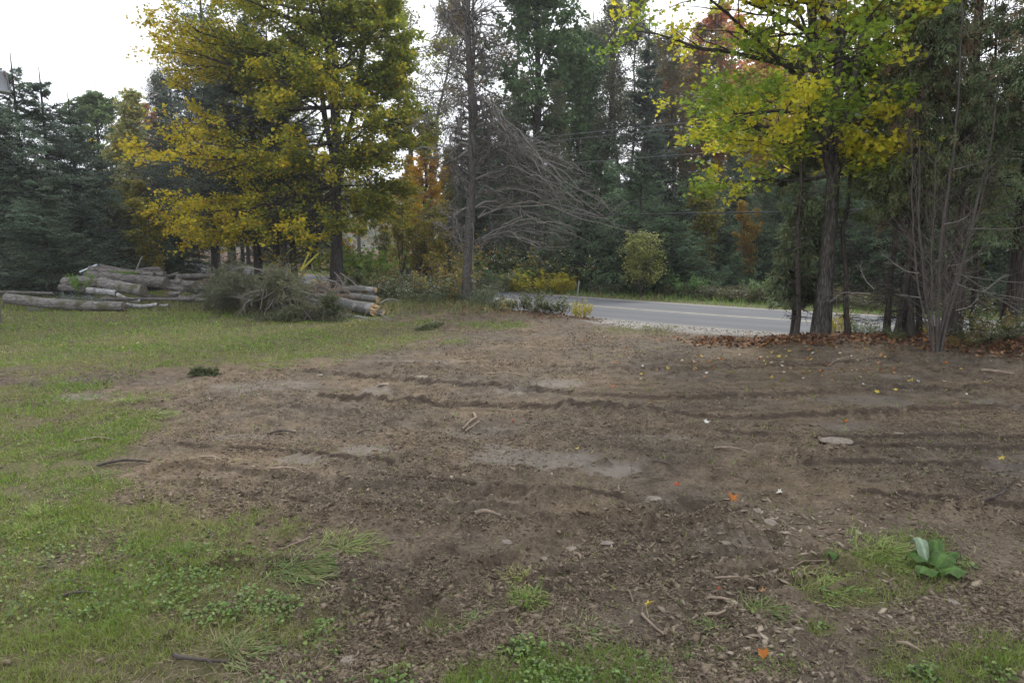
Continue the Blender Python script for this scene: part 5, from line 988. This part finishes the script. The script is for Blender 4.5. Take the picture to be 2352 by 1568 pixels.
def make_grass():
    rng = np.random.default_rng(100); Vs = []; Cs = []
    for n, pw in ((360000, 0), (300000, 1)):
        X, Y, h, m = scat(n, rng, pw=pw, d1=36); lush = fbm(X * .8, Y * .8, 3, 12); den = m['gr'] * sstep(.36, .70, .5 * fbm(X * 5, Y * 5, 2, 70) + .5 * fbm(X * 1.6, Y * 1.6, 3, 170) + .02 * Y) + .012 * (m['bare'] > .7); den = den * (~m['on']) * (m['ro'] < 0)
        k = rng.random(n) < den; X, Y, h, lush = X[k], Y[k], h[k], lush[k]; q = len(X); ht = (.016 + .045 * rng.random(q) ** 1.6) * (.7 + .8 * lush) * (1 + .03 * Y); wd = np.maximum(.0035, Y * .0010) * (.7 + .6 * rng.random(q))
        Vs.append(blades(X, Y, h, ht, wd, rng, .75)); y = (sstep(.38, .60, 1 - lush + rng.normal(0, .12, q)) * .62)[:, None]
        Cs.append(pal(rng, q, GREEN, None, .2) * (1 - y) + pal(rng, q, YEL, None, .2) * y)
    V, F = join(Vs); C = np.repeat(np.concatenate(Cs), 2, 0)
    tag(mk('grass', V, F, M['grass'], col=np.clip(C, .01, 1)), 'thin patchy mown grass on the near left and lawn', kind='stuff')
    # verge across the road and along its far side
    n = 120000; X, Y, h, m = scat(n, rng, d0=12, d1=70, pw=1); k = (m['ro'] > HALF + .25) & (m['ro'] < HALF + 4.8) & (rng.random(n) < .9); X, Y, h, ro = X[k], Y[k], h[k], m['ro'][k]; q = len(X); ht = .10 + .26 * rng.random(q) * sstep(HALF + .2, HALF + 2.5, ro)
    V, F = blades(X, Y, h, ht, .006 + .0007 * Y, rng, .5); y = sstep(.45, .6, fbm(X * .8, Y * .8, 3, 2) + .12 * (ro - HALF - 2))[:, None]
    C = pal(rng, q, [(.17, .28, .07), (.24, .34, .09)]) * (1 - y) + pal(rng, q, [(.28, .25, .11), (.22, .20, .10), (.18, .20, .07)]) * y
    tag(mk('verge_grass', V, F, M['grass'], col=np.clip(np.repeat(C, 2, 0), .01, 1)), 'longer grass on the verge across the road', kind='stuff')
    # longer grass and weeds on the strip along the near side and around the piles
    n = 60000; D = rng.uniform(19, 31, n); X = rng.uniform(-.78, .16, n) * D; h, gr, wet, lit, gv, bare = ground(X, D); ro = roff(X, D); l1, _ = polydist(X, D, [(-24, 24.5), (-12, 23.8), (-6, 21.2), (-1.6, 21.7), (1.8, 19.7)])
    k = (rng.random(n) < sstep(2.4, .6, np.abs(l1)) * .8 * sstep(.2, -1.2, X)) & (ro < -HALF - .2); X, Y, h = X[k], D[k], h[k]; q = len(X); V, F = blades(X, Y, h, .10 + .22 * rng.random(q), np.full(q, .018), rng, .5)
    C = pal(rng, q, [(.15, .20, .06), (.20, .19, .08), (.28, .22, .12), (.11, .15, .05)], None, .2); tag(mk('long_grass', V, F, M['grass'], col=np.clip(np.repeat(C, 2, 0), .01, 1)), 'longer uncut grass around the log and brush piles', kind='stuff')
make_grass()
def make_clover():
    rng = np.random.default_rng(101); n = 150000; X, Y, h, m = scat(n, rng, d1=14); f = fbm(X * 1.3, Y * 1.3, 3, 55); den = sstep(.50, .70, f) * m['gr'] * .45 * (fbm(X * 7, Y * 7, 2, 5) > .42)
    for cx, cy, rx, ry in [(1250, 1510, 110, 45), (1180, 1600, 130, 60), (1380, 1560, 90, 30), (2150, 1300, 90, 30), (560, 1400, 130, 45), (430, 1340, 90, 20), (2330, 1540, 80, 40), (2120, 1555, 60, 20), (1950, 1370, 60, 12)]:
        wx, wy = g23(cx, cy); ex = rx / 2.297 / FPX * wy; ey = abs(g23(cx, cy - ry)[1] - g23(cx, cy + ry)[1]) / 2; den = np.maximum(den, .75 * (fbm(X * 9, Y * 9, 2, 15) > .45) * sstep(1.1, .6, np.hypot((X - wx) / ex, (Y - wy) / ey) + .9 * (fbm(X * 6, Y * 6, 2, 3) - .5)))
    k = rng.random(n) < den; X, Y, h = X[k], Y[k], h[k]; q = len(X); lift = .01 + .035 * rng.random(q) * (.5 + den[k]); p = np.stack([X, Y, h + lift], 1)
    Xa, Ya, Za = frame(UP[None] + rng.normal(0, .35, (q, 3)), rng); V, F = inst(MAPQ[0] * np.array([.9, .9, 1]), MAPQ[1], p, Xa, Ya, Za, rng.uniform(.010, .024, q) * (1 + .03 * Y))
    tag(mk('clover', V, F, M['broad'], col=np.clip(np.repeat(pal(rng, q, [(.10, .18, .04), (.15, .24, .055), (.08, .13, .035), (.20, .24, .07)], None, .22), 2, 0), .01, 1)), 'small leaved clover and weeds in the grass patches', kind='stuff')
make_clover()
OCT = (np.array([[1.1, .1, -.1], [.1, 1.0, .25], [-1.0, .25, -.2], [-.45, -.8, .3], [-.15, .2, .8], [.05, -.1, -.7], [.75, -.55, .1], [.75, .45, .1]]), np.array([[0, 7, 4], [7, 1, 4], [1, 2, 4], [2, 3, 4], [3, 6, 4], [6, 0, 4], [0, 1, 7], [0, 5, 1], [1, 5, 2], [2, 5, 3], [3, 5, 6], [6, 5, 0]]))
def make_clods():
    rng = np.random.default_rng(102); Vs = []; Cs = []
    for n, pw, s0, s1, mul in ((260000, 0, .004, .013, .35), (60000, 1, .007, .026, .5), (3500, 0, .012, .032, .5)):
        X, Y, h, m = scat(n, rng, pw=pw, d1=26); rough = fbm(X * 1.1, Y * 1.1, 3, 61); den = (m['bare'] * (.12 + 1.5 * sstep(.42, .68, rough)) * (1 - .97 * m['wet']))
        for pts, w_, hh in RIDGES:
            d, _ = polydist(X, Y, pts); den = np.maximum(den, .95 * np.exp(-(d / (w_ * 1.4)) ** 2))
        for pts, w_, dep, tr_ in TRACKS[:2]:
            d, _ = polydist(X, Y, pts); den = np.maximum(den, .8 * np.exp(-((d + .02) / .06) ** 2))
        k = (rng.random(n) < den) & ~m['on'] & (m['ro'] < 0); X, Y, h = X[k], Y[k], h[k]; q = len(X); s = s0 + (s1 - s0) * rng.random(q) ** 2.2; s = np.maximum(s, Y * .0011)
        Xa, Ya, Za = frame(UP[None] + rng.normal(0, .35, (q, 3)), rng); sc3 = s[:, None] * np.stack([1 + .9 * rng.random(q) ** 2, .5 + .5 * rng.random(q), .22 + .38 * rng.random(q)], 1)
        Vs.append(inst(OCT[0], OCT[1], np.stack([X, Y, h + s * .15], 1), Xa, Ya, Za, sc3)); Cs.append(pal(rng, q, [(.145, .11, .075), (.195, .152, .108), (.10, .075, .050), (.26, .21, .152), (.055, .041, .029)], [.3, .28, .2, .1, .12], .14))
    V, F = join(Vs); tag(mk('soil_clods', V, F, M['clod'], col=np.repeat(np.concatenate(Cs), 12, 0)), 'crumbs and clods of churned brown soil', kind='stuff')
    # bark and wood chips, straw
    n = 55000; X, Y, h, m = scat(n, rng, d1=20); f = fbm(X * 1.7, Y * 1.7, 3, 44); k = (rng.random(n) < (.10 + .9 * sstep(.42, .66, f)) * (1 - .9 * m['wet'])) & (m['ro'] < -HALF - .2); X, Y, h = X[k], Y[k], h[k]; q = len(X)
    Xa, Ya, Za = frame(UP[None] + rng.normal(0, .30, (q, 3)), rng); L = rng.uniform(.02, .10, q) * (.4 + .6 * rng.random(q)); W_ = np.maximum(.0016, Y * .00040) * (.6 + rng.random(q)); p = np.stack([X, Y, h + .006 + .01 * rng.random(q)], 1)
    V, F = inst(NEED[0], NEED[1], p, Xa, Ya, Za, np.stack([W_, L, L], 1)); tag(mk('straw_litter', V, F, M['chip'], col=pal(rng, q, [(.27, .21, .14), (.19, .145, .10), (.34, .28, .19), (.10, .075, .055)], None, .2)), 'dry grass stems and root fibres strewn over the soil', kind='stuff')
    n = 20000; X, Y, h, m = scat(n, rng, d1=24); f = fbm(X * 1.3, Y * 1.3, 3, 144); k = (rng.random(n) < (.05 + .7 * sstep(.46, .68, f)) * (1 - .9 * m['wet'])) & (m['ro'] < -HALF - .2); X, Y, h = X[k], Y[k], h[k]; q = len(X); s = rng.uniform(.010, .034, q) * (.6 + .05 * Y).clip(0, 1.2)
    Xa, Ya, Za = frame(UP[None] + rng.normal(0, .35, (q, 3)), rng); V, F = inst(OCT[0], OCT[1], np.stack([X, Y, h + s * .12], 1), Xa, Ya, Za, s[:, None] * np.array([[1., .45, .16]]) * (.7 + .6 * rng.random((q, 3))))
    tag(mk('bark_chips', V, F, M['clod'], col=np.repeat(pal(rng, q, [(.16, .122, .087), (.21, .168, .122), (.09, .067, .048), (.29, .24, .18)], [.35, .25, .25, .15], .15), 12, 0)), 'flat bark and wood chips pressed into the soil', kind='stuff')
    n = 1900; cx = rng.normal(1720, 150, n); cy = rng.triangular(1130, 1230, 1560, n); gx, gy = np.array([g23(a_, b_) for a_, b_ in zip(cx, cy)]).T; hz, g_, w__, *_r = ground(gx, gy)
    k = rng.random(n) < (.15 + .85 * sstep(.45, .6, fbm(gx * 2.2, gy * 2.2, 3, 31))); gx, gy, hz = gx[k], gy[k], hz[k]; q = len(gx); Xa, Ya, Za = frame(UP[None] + rng.normal(0, .22, (q, 3)), rng); s = .012 + .034 * rng.random(q) ** 2.5
    V, F = inst(OCT[0], OCT[1], np.stack([gx, gy, hz + s * .12], 1), Xa, Ya, Za, s[:, None] * np.stack([np.full(q, 1.), .3 + .25 * rng.random(q), np.full(q, .14)], 1)); tag(mk('wood_chips', V, F, M['clod'], col=np.repeat(pal(rng, q, [(.26, .21, .155), (.33, .275, .21), (.19, .15, .11)], None, .12), 12, 0)), 'pale flat wood splinters churned into the soil at the lower right', kind='stuff')
    # leaf litter under the trees along the road
    n = 160000; D = rng.uniform(9.5, 32, n); X = rng.uniform(-.6, .86, n) * D; h, gr, wet, lit, gv, bare = ground(X, D); ro = roff(X, D); l1, _ = polydist(X, D, [(4.6, 14.6), (6.2, 14.05), (7.3, 13.7), (8.2, 12.9), (8.9, 12.2), (9.9, 11.6), (12, 10.6)])
    k = (rng.random(n) < np.maximum(sstep(1.1, .2, np.abs(l1)), .25 * (lit > .3))) & (ro < -HALF - .1); X, Y, h = X[k], D[k], h[k]; q = len(X); Xa, Ya, Za = frame(UP[None] + rng.normal(0, .55, (q, 3)), rng)
    V, F = inst(MAPQ[0], MAPQ[1], np.stack([X, Y, h + .004 + .03 * rng.random(q)], 1), Xa, Ya, Za, rng.uniform(.04, .085, q)); tag(mk('leaf_litter', V, F, M['litter'], col=np.repeat(pal(rng, q, [(.20, .095, .05), (.15, .08, .05), (.32, .19, .09), (.34, .15, .05), (.10, .06, .045)], [.3, .3, .18, .07, .15], .2), 2, 0)), 'brown and rust leaf litter on the bank under the roadside trees', kind='stuff')
make_clods()

# ------------------------------------------------------------------ single fallen leaves, sticks, stones, tufts, burdock
def leaf_mesh(col, curl=.0):
    v = STAR[0].copy(); v[:, 2] += curl * np.abs(v[:, 0]) + curl * .6 * (v[:, 1] - .4) ** 2; o = mk('fallen_leaf', v, STAR[1], M['litter'], col=np.repeat(np.array([col]), len(STAR[1]), 0)); me = o.data; bpy.data.objects.remove(o); return me
LM = dict(yellow=leaf_mesh((.50, .38, .07), .4), orange=leaf_mesh((.44, .15, .03), .9), pale=leaf_mesh((.50, .40, .28), .4), red=leaf_mesh((.42, .07, .03), .5), tan=leaf_mesh((.40, .22, .10), .5), white=leaf_mesh((.62, .60, .52), .25))
def fleaf(kind, x, y, s, rng, lb, grp=None, tilt=.35):
    o = bpy.data.objects.new('fallen_leaf', LM[kind]); link(o); o.location = (x, y, gz(x, y) + .012); o.scale = (s, s, s); o.rotation_euler = (rng.normal(0, tilt), rng.normal(0, tilt), rng.random() * 6.28); tag(o, lb, 'leaf', grp)
rl = np.random.default_rng(55)
for kd, cx, cy, s, lb in [('orange', 1677, 1184, .081, 'bright orange curled leaf, the largest leaf on the open soil'), ('yellow', 1485, 1402, .06, 'flat yellow leaf on the soil near the bottom right of centre'), ('orange', 1758, 1520, .055, 'orange yellow leaf at the bottom of the picture right of centre'), ('red', 1647, 1393 - 20, .035, 'small dark red leaf right of the flat yellow leaf'),
        ('yellow', 1327, 1037, .05, 'yellow leaf at the edge of the long wet streak'), ('yellow', 2296, 1052, .06, 'yellow leaf near the right edge of the soil'), ('red', 1557, 1112, .05, 'small red leaf in the middle of the soil'), ('orange', 1945, 969, .07, 'orange leaf in front of the wide puddle'), ('white', 1437, 970, .06, 'white leaf between the two wheel tracks, left one'), ('white', 1618, 972, .07, 'white leaf behind the wide churned ridge'),
        ('white', 2063, 1140, .06, 'pale leaf on dark soil at the right, left of a pair'), ('white', 1785, 1137, .06, 'pale leaf lying alone right of the centre'), ('tan', 1745, 1366, .05, 'brown leaf at the foot of the grassy patch'), ('yellow', 2012, 902, .07, 'yellow leaf behind the wide puddle'), ('yellow', 865, 1045, .05, 'yellow leaf left of the long wet streak'), ('red', 1175, 967, .05, 'reddish leaf behind the broken stick')]:
    x, y = g23(cx, cy); fleaf(kd, x, y, s, rl, lb)
    if s == .081: o_ = [q for q in bpy.data.objects if q.get('label') == lb][0]; o_.location.z += .035; o_.rotation_euler = (.9, .2, .5)
nm_ = {'yellow': 'small yellow leaf among those fallen before the roadside trees', 'pale': 'small pale leaf among those fallen before the roadside trees', 'orange': 'small orange leaf among those fallen before the roadside trees', 'tan': 'small tan leaf among those fallen before the roadside trees', 'white': 'small whitish leaf among those fallen before the roadside trees'}
for i in range(290):
    cx = rl.triangular(1250, 1850, 2400); cy = 772 + abs(rl.normal(0, 55)) + max(0, (cx - 1900) * .07); x, y = g23(cx, cy)
    if roff([x], [y])[0] > -HALF - .3: continue
    kd = ['yellow', 'pale', 'orange', 'tan', 'white'][rl.choice(5, p=[.24, .34, .14, .2, .08])]; fleaf(kd, x, y, rl.uniform(.045, .08), rl, nm_[kd], 'leaves fallen before the roadside trees: ' + kd)
for i in range(36):
    cx = rl.uniform(40, 1250); cy = rl.uniform(715, 800); x, y = g23(cx, cy); kd = ['tan', 'yellow', 'pale'][rl.integers(3)]; fleaf(kd, x, y, rl.uniform(.05, .08), rl, {'tan': 'tan leaf on the lawn before the log and brush piles', 'yellow': 'yellow leaf on the lawn before the log and brush piles', 'pale': 'pale leaf on the lawn before the log and brush piles'}[kd], 'leaves on the lawn: ' + kd)
def stick(cx0, cy0, cx1, cy1, r, lb, mat='stick', bend=.12, fork=0, seed=0, up=.02):
    rng = np.random.default_rng(seed + 40); a = g23(cx0, cy0); b = g23(cx1, cy1); n = 12; t = np.linspace(0, 1, n)[:, None]; L = math.dist(a, b); q = np.array(a) * (1 - t) + np.array(b) * t; pr = np.array([-(b[1] - a[1]), b[0] - a[0]]); q = q + pr * (np.sin(t * math.pi) * bend * rng.choice([-1, 1]) + rng.normal(0, .012, (n, 1)))
    z = ground(q[:, 0], q[:, 1])[0]; z = np.convolve(np.pad(z, 2, 'edge'), np.ones(5) / 5, 'valid') + r + up * np.sin(t[:, 0] * 3.1) ; p = np.concatenate([q, z[:, None]], 1); rr = np.linspace(r, r * .55, n) * (1 + rng.normal(0, .08, n)); parts = [tubes(p, rr, 7)]
    caps = []
    if fork:
        B, R = children(p[None], rr[None], fork, (.3, .9), .35, .6, rng, 5, .9, .05, .08, .2, .002, .6); parts.append(tubes(B, R, 5))
    V, F = join(parts); tag(mk('stick', V, F, M[mat], None, smooth=True, loc=tuple(p[0])), lb, 'stick')
for i, (a, b, c, d, r, lb, mt, fk) in enumerate([(222, 1072, 345, 1062, .016, 'dark thick stick lying left on the edge of the grass', 'stick_dark', 2), (1087, 950, 1060, 985, .018, 'pale split stick standing slightly up in the middle', 'stick', 0), (1068, 987, 1100, 968, .012, 'short pale stick crossing the split one', 'stick', 0), (620, 1077, 700, 1092, .012, 'pale curved stick left of centre', 'stick', 1), (458, 1053, 515, 1073, .012, 'thin brown stick right of the dark thick stick', 'stick', 1), (615, 997, 680, 995, .013, 'brown stick on the soil behind the curved one', 'stick_dark', 0),
        (1318, 1268, 1333, 1290, .010, 'short pale stub on the near soil', 'stick', 0), (1475, 1418, 1525, 1460, .009, 'pale broken stick by the flat yellow leaf', 'stick', 1), (1445, 1352, 1455, 1385, .007, 'small upright looking pale stick near the yellow leaf', 'stick', 0), (400, 1518, 530, 1530, .012, 'dark stick at the bottom left in the grass', 'stick_dark', 1), (1090, 1190, 1150, 1188, .022, 'thick brown wood piece on the churned ridge', 'stick', 0), (2255, 858, 2330, 866, .03, 'weathered branch at the right edge by the cedars', 'stick', 0),
        (1118, 862, 1220, 872, .014, 'thin stick behind the upper wheel track', 'stick', 1), (1820, 1298, 1910, 1290, .006, 'thin stick reaching into the grassy patch', 'stick', 1), (2250, 1160, 2310, 1135, .012, 'dark stick on the churned soil at the right', 'stick_dark', 1), (1640, 1030, 1720, 1040, .012, 'stick in the middle distance right of centre', 'stick', 1), (1625, 1385, 1690, 1388, .010, 'chewed pale stick, upper of three near the bottom', 'stick', 0), (1618, 1420, 1665, 1416, .011, 'pale stick stub, lower of three near the bottom', 'stick', 0), (1640, 1340, 1740, 1348, .009, 'broken bark strip above the pale stubs', 'stick', 1),
        (170, 1018, 265, 1012, .012, 'grey stick in the left grass', 'stick', 2), (585, 1142, 625, 1120, .008, 'thin dark twig pointing up right at left centre', 'stick_dark', 1), (820, 1000, 860, 990, .007, 'fine twig near the left end of the wet streak', 'stick_dark', 1), (1210, 925, 1290, 930, .008, 'thin bent twig between the wheel tracks', 'stick', 1), (640, 1262, 740, 1235, .007, 'straw coloured stem behind the uprooted grass', 'stick', 1), (130, 1375, 230, 1372, .010, 'dark stick in the near left grass', 'stick_dark', 1),
        (760, 1290, 800, 1240, .005, 'thin upright weed stalk on the left', 'stick', 2), (1500, 1062, 1560, 1090, .008, 'twig at the right end of the wet streak', 'stick_dark', 1), (1900, 840, 1990, 832, .012, 'dry root by the leaf bank', 'stick', 2), (2060, 1480, 2120, 1500, .010, 'flat pale wood strip at the bottom right', 'stick', 0)]):
    stick(a, b, c, d, r, lb, mt, fork=fk, seed=i)
def stone(cx, cy, w_, lb, mat='stone'):
    rng = np.random.default_rng(int(cx)); import bmesh
    bm = bmesh.new(); bmesh.ops.create_icosphere(bm, subdivisions=3, radius=1); x, y = g23(cx, cy)
    for v in bm.verts:
        q = np.array(v.co); f = .75 + .5 * float(fbm(np.array([q[0] * 1.3 + 5]), np.array([q[1] * 1.3 + q[2]]), 3, cx % 50)[0]); v.co = (q[0] * f * w_, q[1] * f * w_ * .7, q[2] * f * w_ * .20)
    me = bpy.data.meshes.new('stone'); bm.to_mesh(me); bm.free(); me.materials.append(M[mat]); o = bpy.data.objects.new('stone', me); o.location = (x, y, gz(x, y) + w_ * .06); o.rotation_euler = (0, 0, rng.random() * 3); link(o); tag(o, lb, 'stone')
for cx, cy, w_, lb in [(1920, 1017, .15, 'broad flat pale stone half buried right of centre'), (2068, 995, .07, 'dark mossy stone right of the broad flat stone'), (1165, 1243, .045, 'stone on the churned ridge, left'), (1310, 1250, .05, 'pale stone below the churned ridge'), (1395, 1248, .05, 'stone right of the pale one below the ridge'), (1770, 1205, .06, 'flat stone at the tread marks'), (1690, 1312, .045, 'flat stone below the tread marks'), (1845, 1410, .04, 'pale stone near the bottom grass patch'),
        (1250, 1275, .03, 'small stone left of the pale stub'), (970, 870, .10, 'pale stone beyond the upper wheel track'), (880, 885, .08, 'grey white stone in the pale smear'), (1670, 1250, .04, 'little stone at the left of the tread marks'), (800, 1510, .05, 'pale flat stone at the bottom under the grass'), (510, 1270, .07, 'grey flat stone in the left grass'), (1740, 1170, .045, 'stone right of the orange leaf'), (2190, 1385, .04, 'stone below the big leaves'), (1430, 1130, .03, 'small white stone in mid soil'), (1500, 1147, .07, 'pale crumbled stone in mid soil'),
        (735, 863, .06, 'white stone at the start of the upper wheel track'), (2390, 1250, .06, 'reddish wood lump at the right edge')]: stone(cx, cy, w_, lb)
def tuft(cx, cy, hgt, n, spread, lb, cols, lie=0.):
    rng = np.random.default_rng(int(cx + cy)); x, y = g23(cx, cy); z = gz(x, y); a = rng.random(n) * 6.28; r = spread * rng.random(n) * .75; X = x + np.cos(a) * r; Y = y + np.sin(a) * r
    d = np.stack([np.cos(a) + lie * 2, np.sin(a), np.full(n, .9 - lie * .7)], 1); st = np.stack([X, Y, np.full(n, z)], 1); d = d + rng.normal(0, .55, (n, 3)) * np.array([1, 1, .35]); d[:, 2] += .3; Q = grow(st, d, hgt * .75 * (.3 + 1.0 * rng.random(n)), 6, .12, -.9 + lie * .3, rng); Q[:, :, 2] = np.maximum(Q[:, :, 2], z + .008 + .01 * rng.random((n, 1)))
    T_ = nrm(np.gradient(Q, axis=1)); S_ = nrm(np.cross(T_, UP + rng.normal(0, .2, (n, 1, 3)))); w_ = np.array([1, 1.1, 1., .8, .5, .1])[None, :, None] * .0028 * (.7 + .7 * rng.random((n, 1, 1))); V = np.stack([Q - S_ * w_, Q + S_ * w_], 2).reshape(-1, 3)
    b = (np.arange(n) * 12)[:, None]; i = (np.arange(5) * 2)[None]; F = np.stack([b + i, b + i + 1, b + i + 3, b + i + 2], -1).reshape(-1, 4); tag(mk('grass_tuft', V, F, M['grass'], col=np.repeat(pal(rng, n, cols, None, .15), 5, 0), loc=(x, y, z)), lb, 'grass tuft')
LG_ = [(.19, .28, .06), (.25, .32, .08), (.34, .32, .14), (.15, .22, .05)]; DG_ = [(.10, .17, .045), (.15, .22, .06), (.24, .26, .11), (.30, .25, .14)]
for t_ in [(100, 1180, .16, 130, .18, 'bright light green tuft near the left edge', LG_, 0), (165, 1040, .16, 120, .2, 'dark green tuft left of the grey stick', DG_, 0), (690, 1310, .26, 420, .30, 'large flattened tuft of long green grass left of centre', DG_, .8), (790, 1262, .16, 260, .36, 'pale green mown tuft behind the flattened one', LG_, .4), (360, 955, .22, 160, .3, 'yellow green uprooted tuft at the edge of the grass', LG_, .6), (260, 1000, .18, 140, .3, 'grass tuft just behind the grey stick', DG_, .4), (1200, 1318, .09, 130, .16, 'small brownish tuft on the near soil', YEL, 0), (1215, 1380, .09, 140, .16, 'yellow green tuft on the near soil', LG_, 0),
           (1085, 1420, .08, 90, .14, 'small green tuft at lower centre left', DG_, 0), (1750, 1410, .10, 170, .2, 'dark trodden tuft below the pale sticks', DG_, .3), (1350, 1455, .07, 120, .2, 'flattened dark tuft above the bottom clover', DG_, .2), (45, 1220, .12, 140, .2, 'pale tuft at the left edge of the near grass', LG_, .2), (2040, 1270, .20, 260, .4, 'loose cut grass lying behind the big leaves', LG_, .7), (1900, 1350, .12, 220, .35, 'loose cut grass at the left of the big leaves', LG_, .7), (545, 1500, .14, 200, .22, 'tuft of long grass at the bottom left', DG_, .5), (300, 925, .14, 160, .3, 'yellow tuft on the far edge of the near grass', LG_, .1), (230, 1095, .12, 120, .2, 'green weed tuft by the dark thick stick', DG_, .3), (150, 1130, .12, 120, .2, 'dark leafy tuft above the bright one', DG_, .3), (1640, 1440, .08, 90, .14, 'small tuft near the yellow leaf', DG_, 0)]: tuft(*t_)
def burdock():
    rng = np.random.default_rng(6); x, y = g23(2150, 1320); z = gz(x, y); e = empty('burdock_plant', (x, y, z), 'broad dark green uprooted leaves lying on the grass patch at the right', 'plant')
    for (cx, cy, L, W_, ang, tl, pale) in [(2150, 1318, .20, .17, .55, .55, 0), (2155, 1328, .19, .15, -.35, .30, 0), (2140, 1325, .19, .15, 3.7, .35, 0), (2135, 1312, .17, .13, 2.7, .5, 0), (2128, 1308, .15, .11, 2.0, 1.2, 1), (2150, 1300, .16, .10, 1.2, .9, 0), (2170, 1300, .14, .09, .2, .4, 0), (1925, 1292, .12, .05, 3.0, .2, 0)]:
        px_, py_ = g23(cx, cy); n = 13; u = np.linspace(0, 1, n); v = np.linspace(-1, 1, 9); U, Vv = np.meshgrid(u, v, indexing='ij'); wd = .92 * W_ * np.clip(np.sin(np.clip(U ** .8 * .95 + .05, 0, 1) * math.pi), 0, 1) ** .5 * (1 + .02 * np.sin(U * 25)); a = Vv * wd * .5; b = U * L * .82
        zz = .03 + tl * .12 * np.sin(U * 2.6) + -.020 * np.abs(Vv) ** 1.6 * (1 + .9 * np.sin(U * 9 + Vv * 2 + ang * 5)) + .006 * np.abs(np.sin(U * 16 - np.abs(Vv) * 3))  - .012 * (1 - np.abs(Vv)) ** 4; ca, sa = math.cos(ang), math.sin(ang)
        Xw = px_ + b * ca - a * sa; Yw = py_ + b * sa + a * ca; zg = ground(Xw.ravel(), Yw.ravel())[0].reshape(Xw.shape); V = np.stack([Xw, Yw, zg * .3 + z * .7 + zz], -1).reshape(-1, 3); i = np.arange(n - 1)[:, None] * 9; j = np.arange(8)[None]; F = np.stack([i + j, i + j + 1, i + j + 10, i + j + 9], -1).reshape(-1, 4)
        k = len(F); c0 = np.array([.22, .29, .19] if pale else [.06, .12, .02]); jj = np.tile(np.arange(8), n - 1); mid = ((jj == 3) | (jj == 4))[:, None]; c = np.where(mid, c0 * 1.5, c0) * (1 + rng.normal(0, .08, (k, 1))); o = mk('leaf', V, F, M['broad'], e, col=np.clip(c, 0, 1), smooth=True, loc=e.location)
        if pale: o['label'] = 'pale grey green underside of a turned leaf'
burdock()

# ------------------------------------------------------------------ the thin mist
def haze():
    m, t, N, Lk = newmat('haze'); v = N('ShaderNodeVolumePrincipled'); v.inputs['Color'].default_value = (.93, .96, 1, 1); v.inputs['Density'].default_value = HAZE; v.inputs['Anisotropy'].default_value = .2
    o = N('ShaderNodeOutputMaterial'); Lk(v.outputs[0], o.inputs['Volume']); x0, x1, y0, y1, z0, z1 = -520, 520, -60, 470, -6, 46
    V = [(x, y, z) for x in (x0, x1) for y in (y0, y1) for z in (z0, z1)]; F = [(0, 1, 3, 2), (4, 6, 7, 5), (0, 4, 5, 1), (2, 3, 7, 6), (0, 2, 6, 4), (1, 5, 7, 3)]
    tag(mk('haze', V, F, m), 'thin pale mist hanging between the trees', kind='stuff')
HAZE = .0006
haze()
